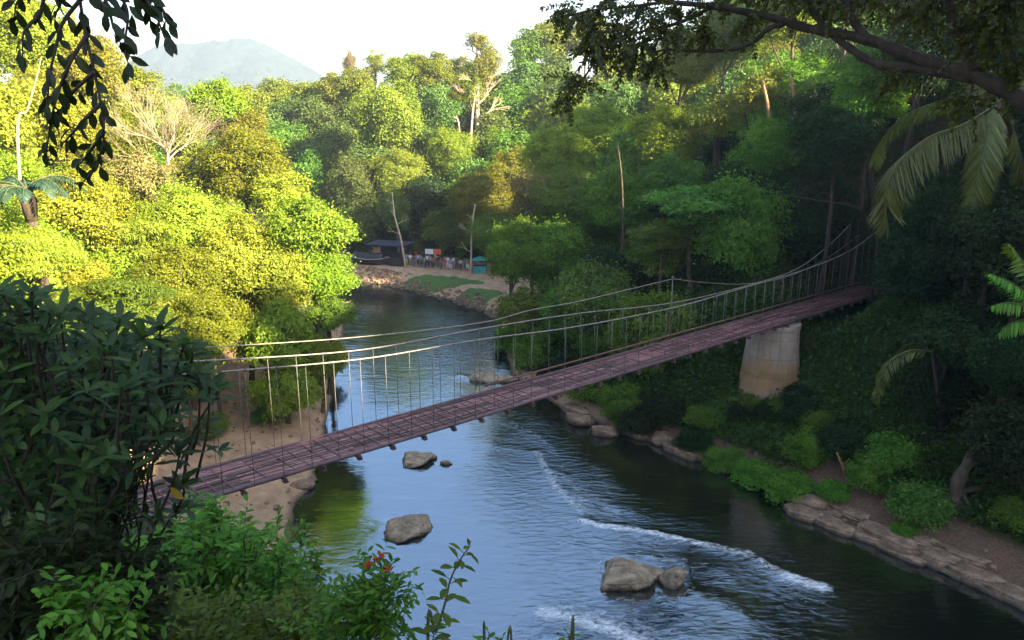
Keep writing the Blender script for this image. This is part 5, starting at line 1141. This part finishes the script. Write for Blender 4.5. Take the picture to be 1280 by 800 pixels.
for (px, py, r_) in SPR:
    c = at(px, py, lY(px)); near = min(LP, key=lambda q: (q-c).length); rw = r_*lY(px)/F
    mb.tube(catmull([near, near.lerp(c, .5)+rv(rd, .05), c], 4), [.018]*5+[.01]*4, 5)
    for k in range(int(8+r_*.55)):
        e = c+Vector((rd.gauss(0, 1), rd.gauss(0, 1)*1.4, rd.gauss(0, 1)*.8))*rw*.55; P = [c+(e-c)*.15, c.lerp(e, .55)+Vector((0, 0, .04)), e+Vector((0, 0, -.08))]
        mb.tube(P, [.006, .005, .003], 4, cap=False); twig_leaves(Lv, P, .068, .031, rd, .019, .35, .08)
mb.build('twigs', BARKD, ob); Lv.mesh('foliage', LEAF['over'], ob, .2)
for o in ob.children: o.matrix_parent_inverse = Matrix.Translation(-root_p)
# tall trees added out of frame on the near bank to shade bridge and foreground
for k, (x, y, zc, r_) in enumerate(((9.5, 3.0, 29, 5.5), (13, 3, 24, 5.5), (10, -8, 27, 6.5), (15.5, -1, 18, 5), (7.5, -12, 28, 6), (14, -6, 28, 6), (13.5, 5.5, 16, 4), (17, -8, 20, 5.5), (15, -14, 26, 6.5), (15.5, 8.5, 21, 4.8), (13.5, 7.5, 27.5, 5), (17.5, 6, 25, 4.5))):
    bx_ = min(x, 11.5+abs(y)*.02); cx = x-bx_; g = gh(bx_, y); root = empty('added_shade_tree', (bx_, y, g), 'tall dark tree added out of view to shade the bridge and foreground', 'tree', 'unseen near-bank trees added for shade')
    trunk_mesh((0, 0, -.3), (cx, 0, zc-g+1), .35, (cx, 0, zc-g), r_, r_*.8).build('trunk', BARKD, root)
    o = link('crown', PROTO['fine'][k % 3], LEAF['deep'], root); o.location = (cx, 0, zc-g); o.scale = (r_, r_, r_*.85)

# ------------------------------------------------------------------ air, sky, sun
hb = MB(); hb.box((0, 0, 121), (3600, 3600, 131)); hz = hb.build('haze', None, smooth=False)
m, nt, out = new_mat('haze'); pv = N(nt, 'ShaderNodeVolumePrincipled', Density=0.00036, Anisotropy=0.35); pv.inputs['Color'].default_value = (0.80, 0.88, 1.0, 1)
L(nt, pv.outputs[0], out.inputs['Volume']); hz.data.materials.append(m); tag(hz, kind='stuff')

SUN_EL, SUN_AZ = R(25), math.atan2(0.82, -0.57)
w = bpy.data.worlds.new('World'); sc.world = w; w.use_nodes = True; nt = w.node_tree; nt.nodes.clear()
sky = nt.nodes.new('ShaderNodeTexSky'); sky.sky_type = 'NISHITA'; sky.sun_disc = False; sky.sun_elevation = SUN_EL; sky.sun_rotation = SUN_AZ
sky.air_density = 1.0; sky.dust_density = 1.0; sky.ozone_density = 1.2
bg = nt.nodes.new('ShaderNodeBackground'); bg.inputs['Strength'].default_value = 0.063; L(nt, sky.outputs[0], bg.inputs['Color'])
wo = nt.nodes.new('ShaderNodeOutputWorld'); L(nt, bg.outputs[0], wo.inputs['Surface'])
sl = bpy.data.lights.new('sun', 'SUN'); sl.energy = 5.0; sl.angle = R(0.6); sl.color = (1.0, 0.87, 0.61)
so = bpy.data.objects.new('sun', sl); COL.objects.link(so)
sd = Vector((math.sin(SUN_AZ)*math.cos(SUN_EL), math.cos(SUN_AZ)*math.cos(SUN_EL), math.sin(SUN_EL)))
so.rotation_euler = (-sd).to_track_quat('-Z', 'Y').to_euler(); so.location = (60, -30, 80)

sc.render.engine = 'CYCLES'
cy = sc.cycles
cy.max_bounces = 6; cy.diffuse_bounces = 3; cy.glossy_bounces = 2; cy.transmission_bounces = 3; cy.volume_bounces = 0; cy.transparent_max_bounces = 4
cy.use_denoising = True; cy.sample_clamp_direct = 0.5; cy.sample_clamp_indirect = 0.3
try: cy.denoiser = 'OPENIMAGEDENOISE'
except Exception: pass
sc.view_settings.view_transform = 'Standard'; sc.view_settings.look = 'None'; sc.view_settings.exposure = 2.95; sc.view_settings.gamma = 1.0
sc.view_settings.use_curve_mapping = False
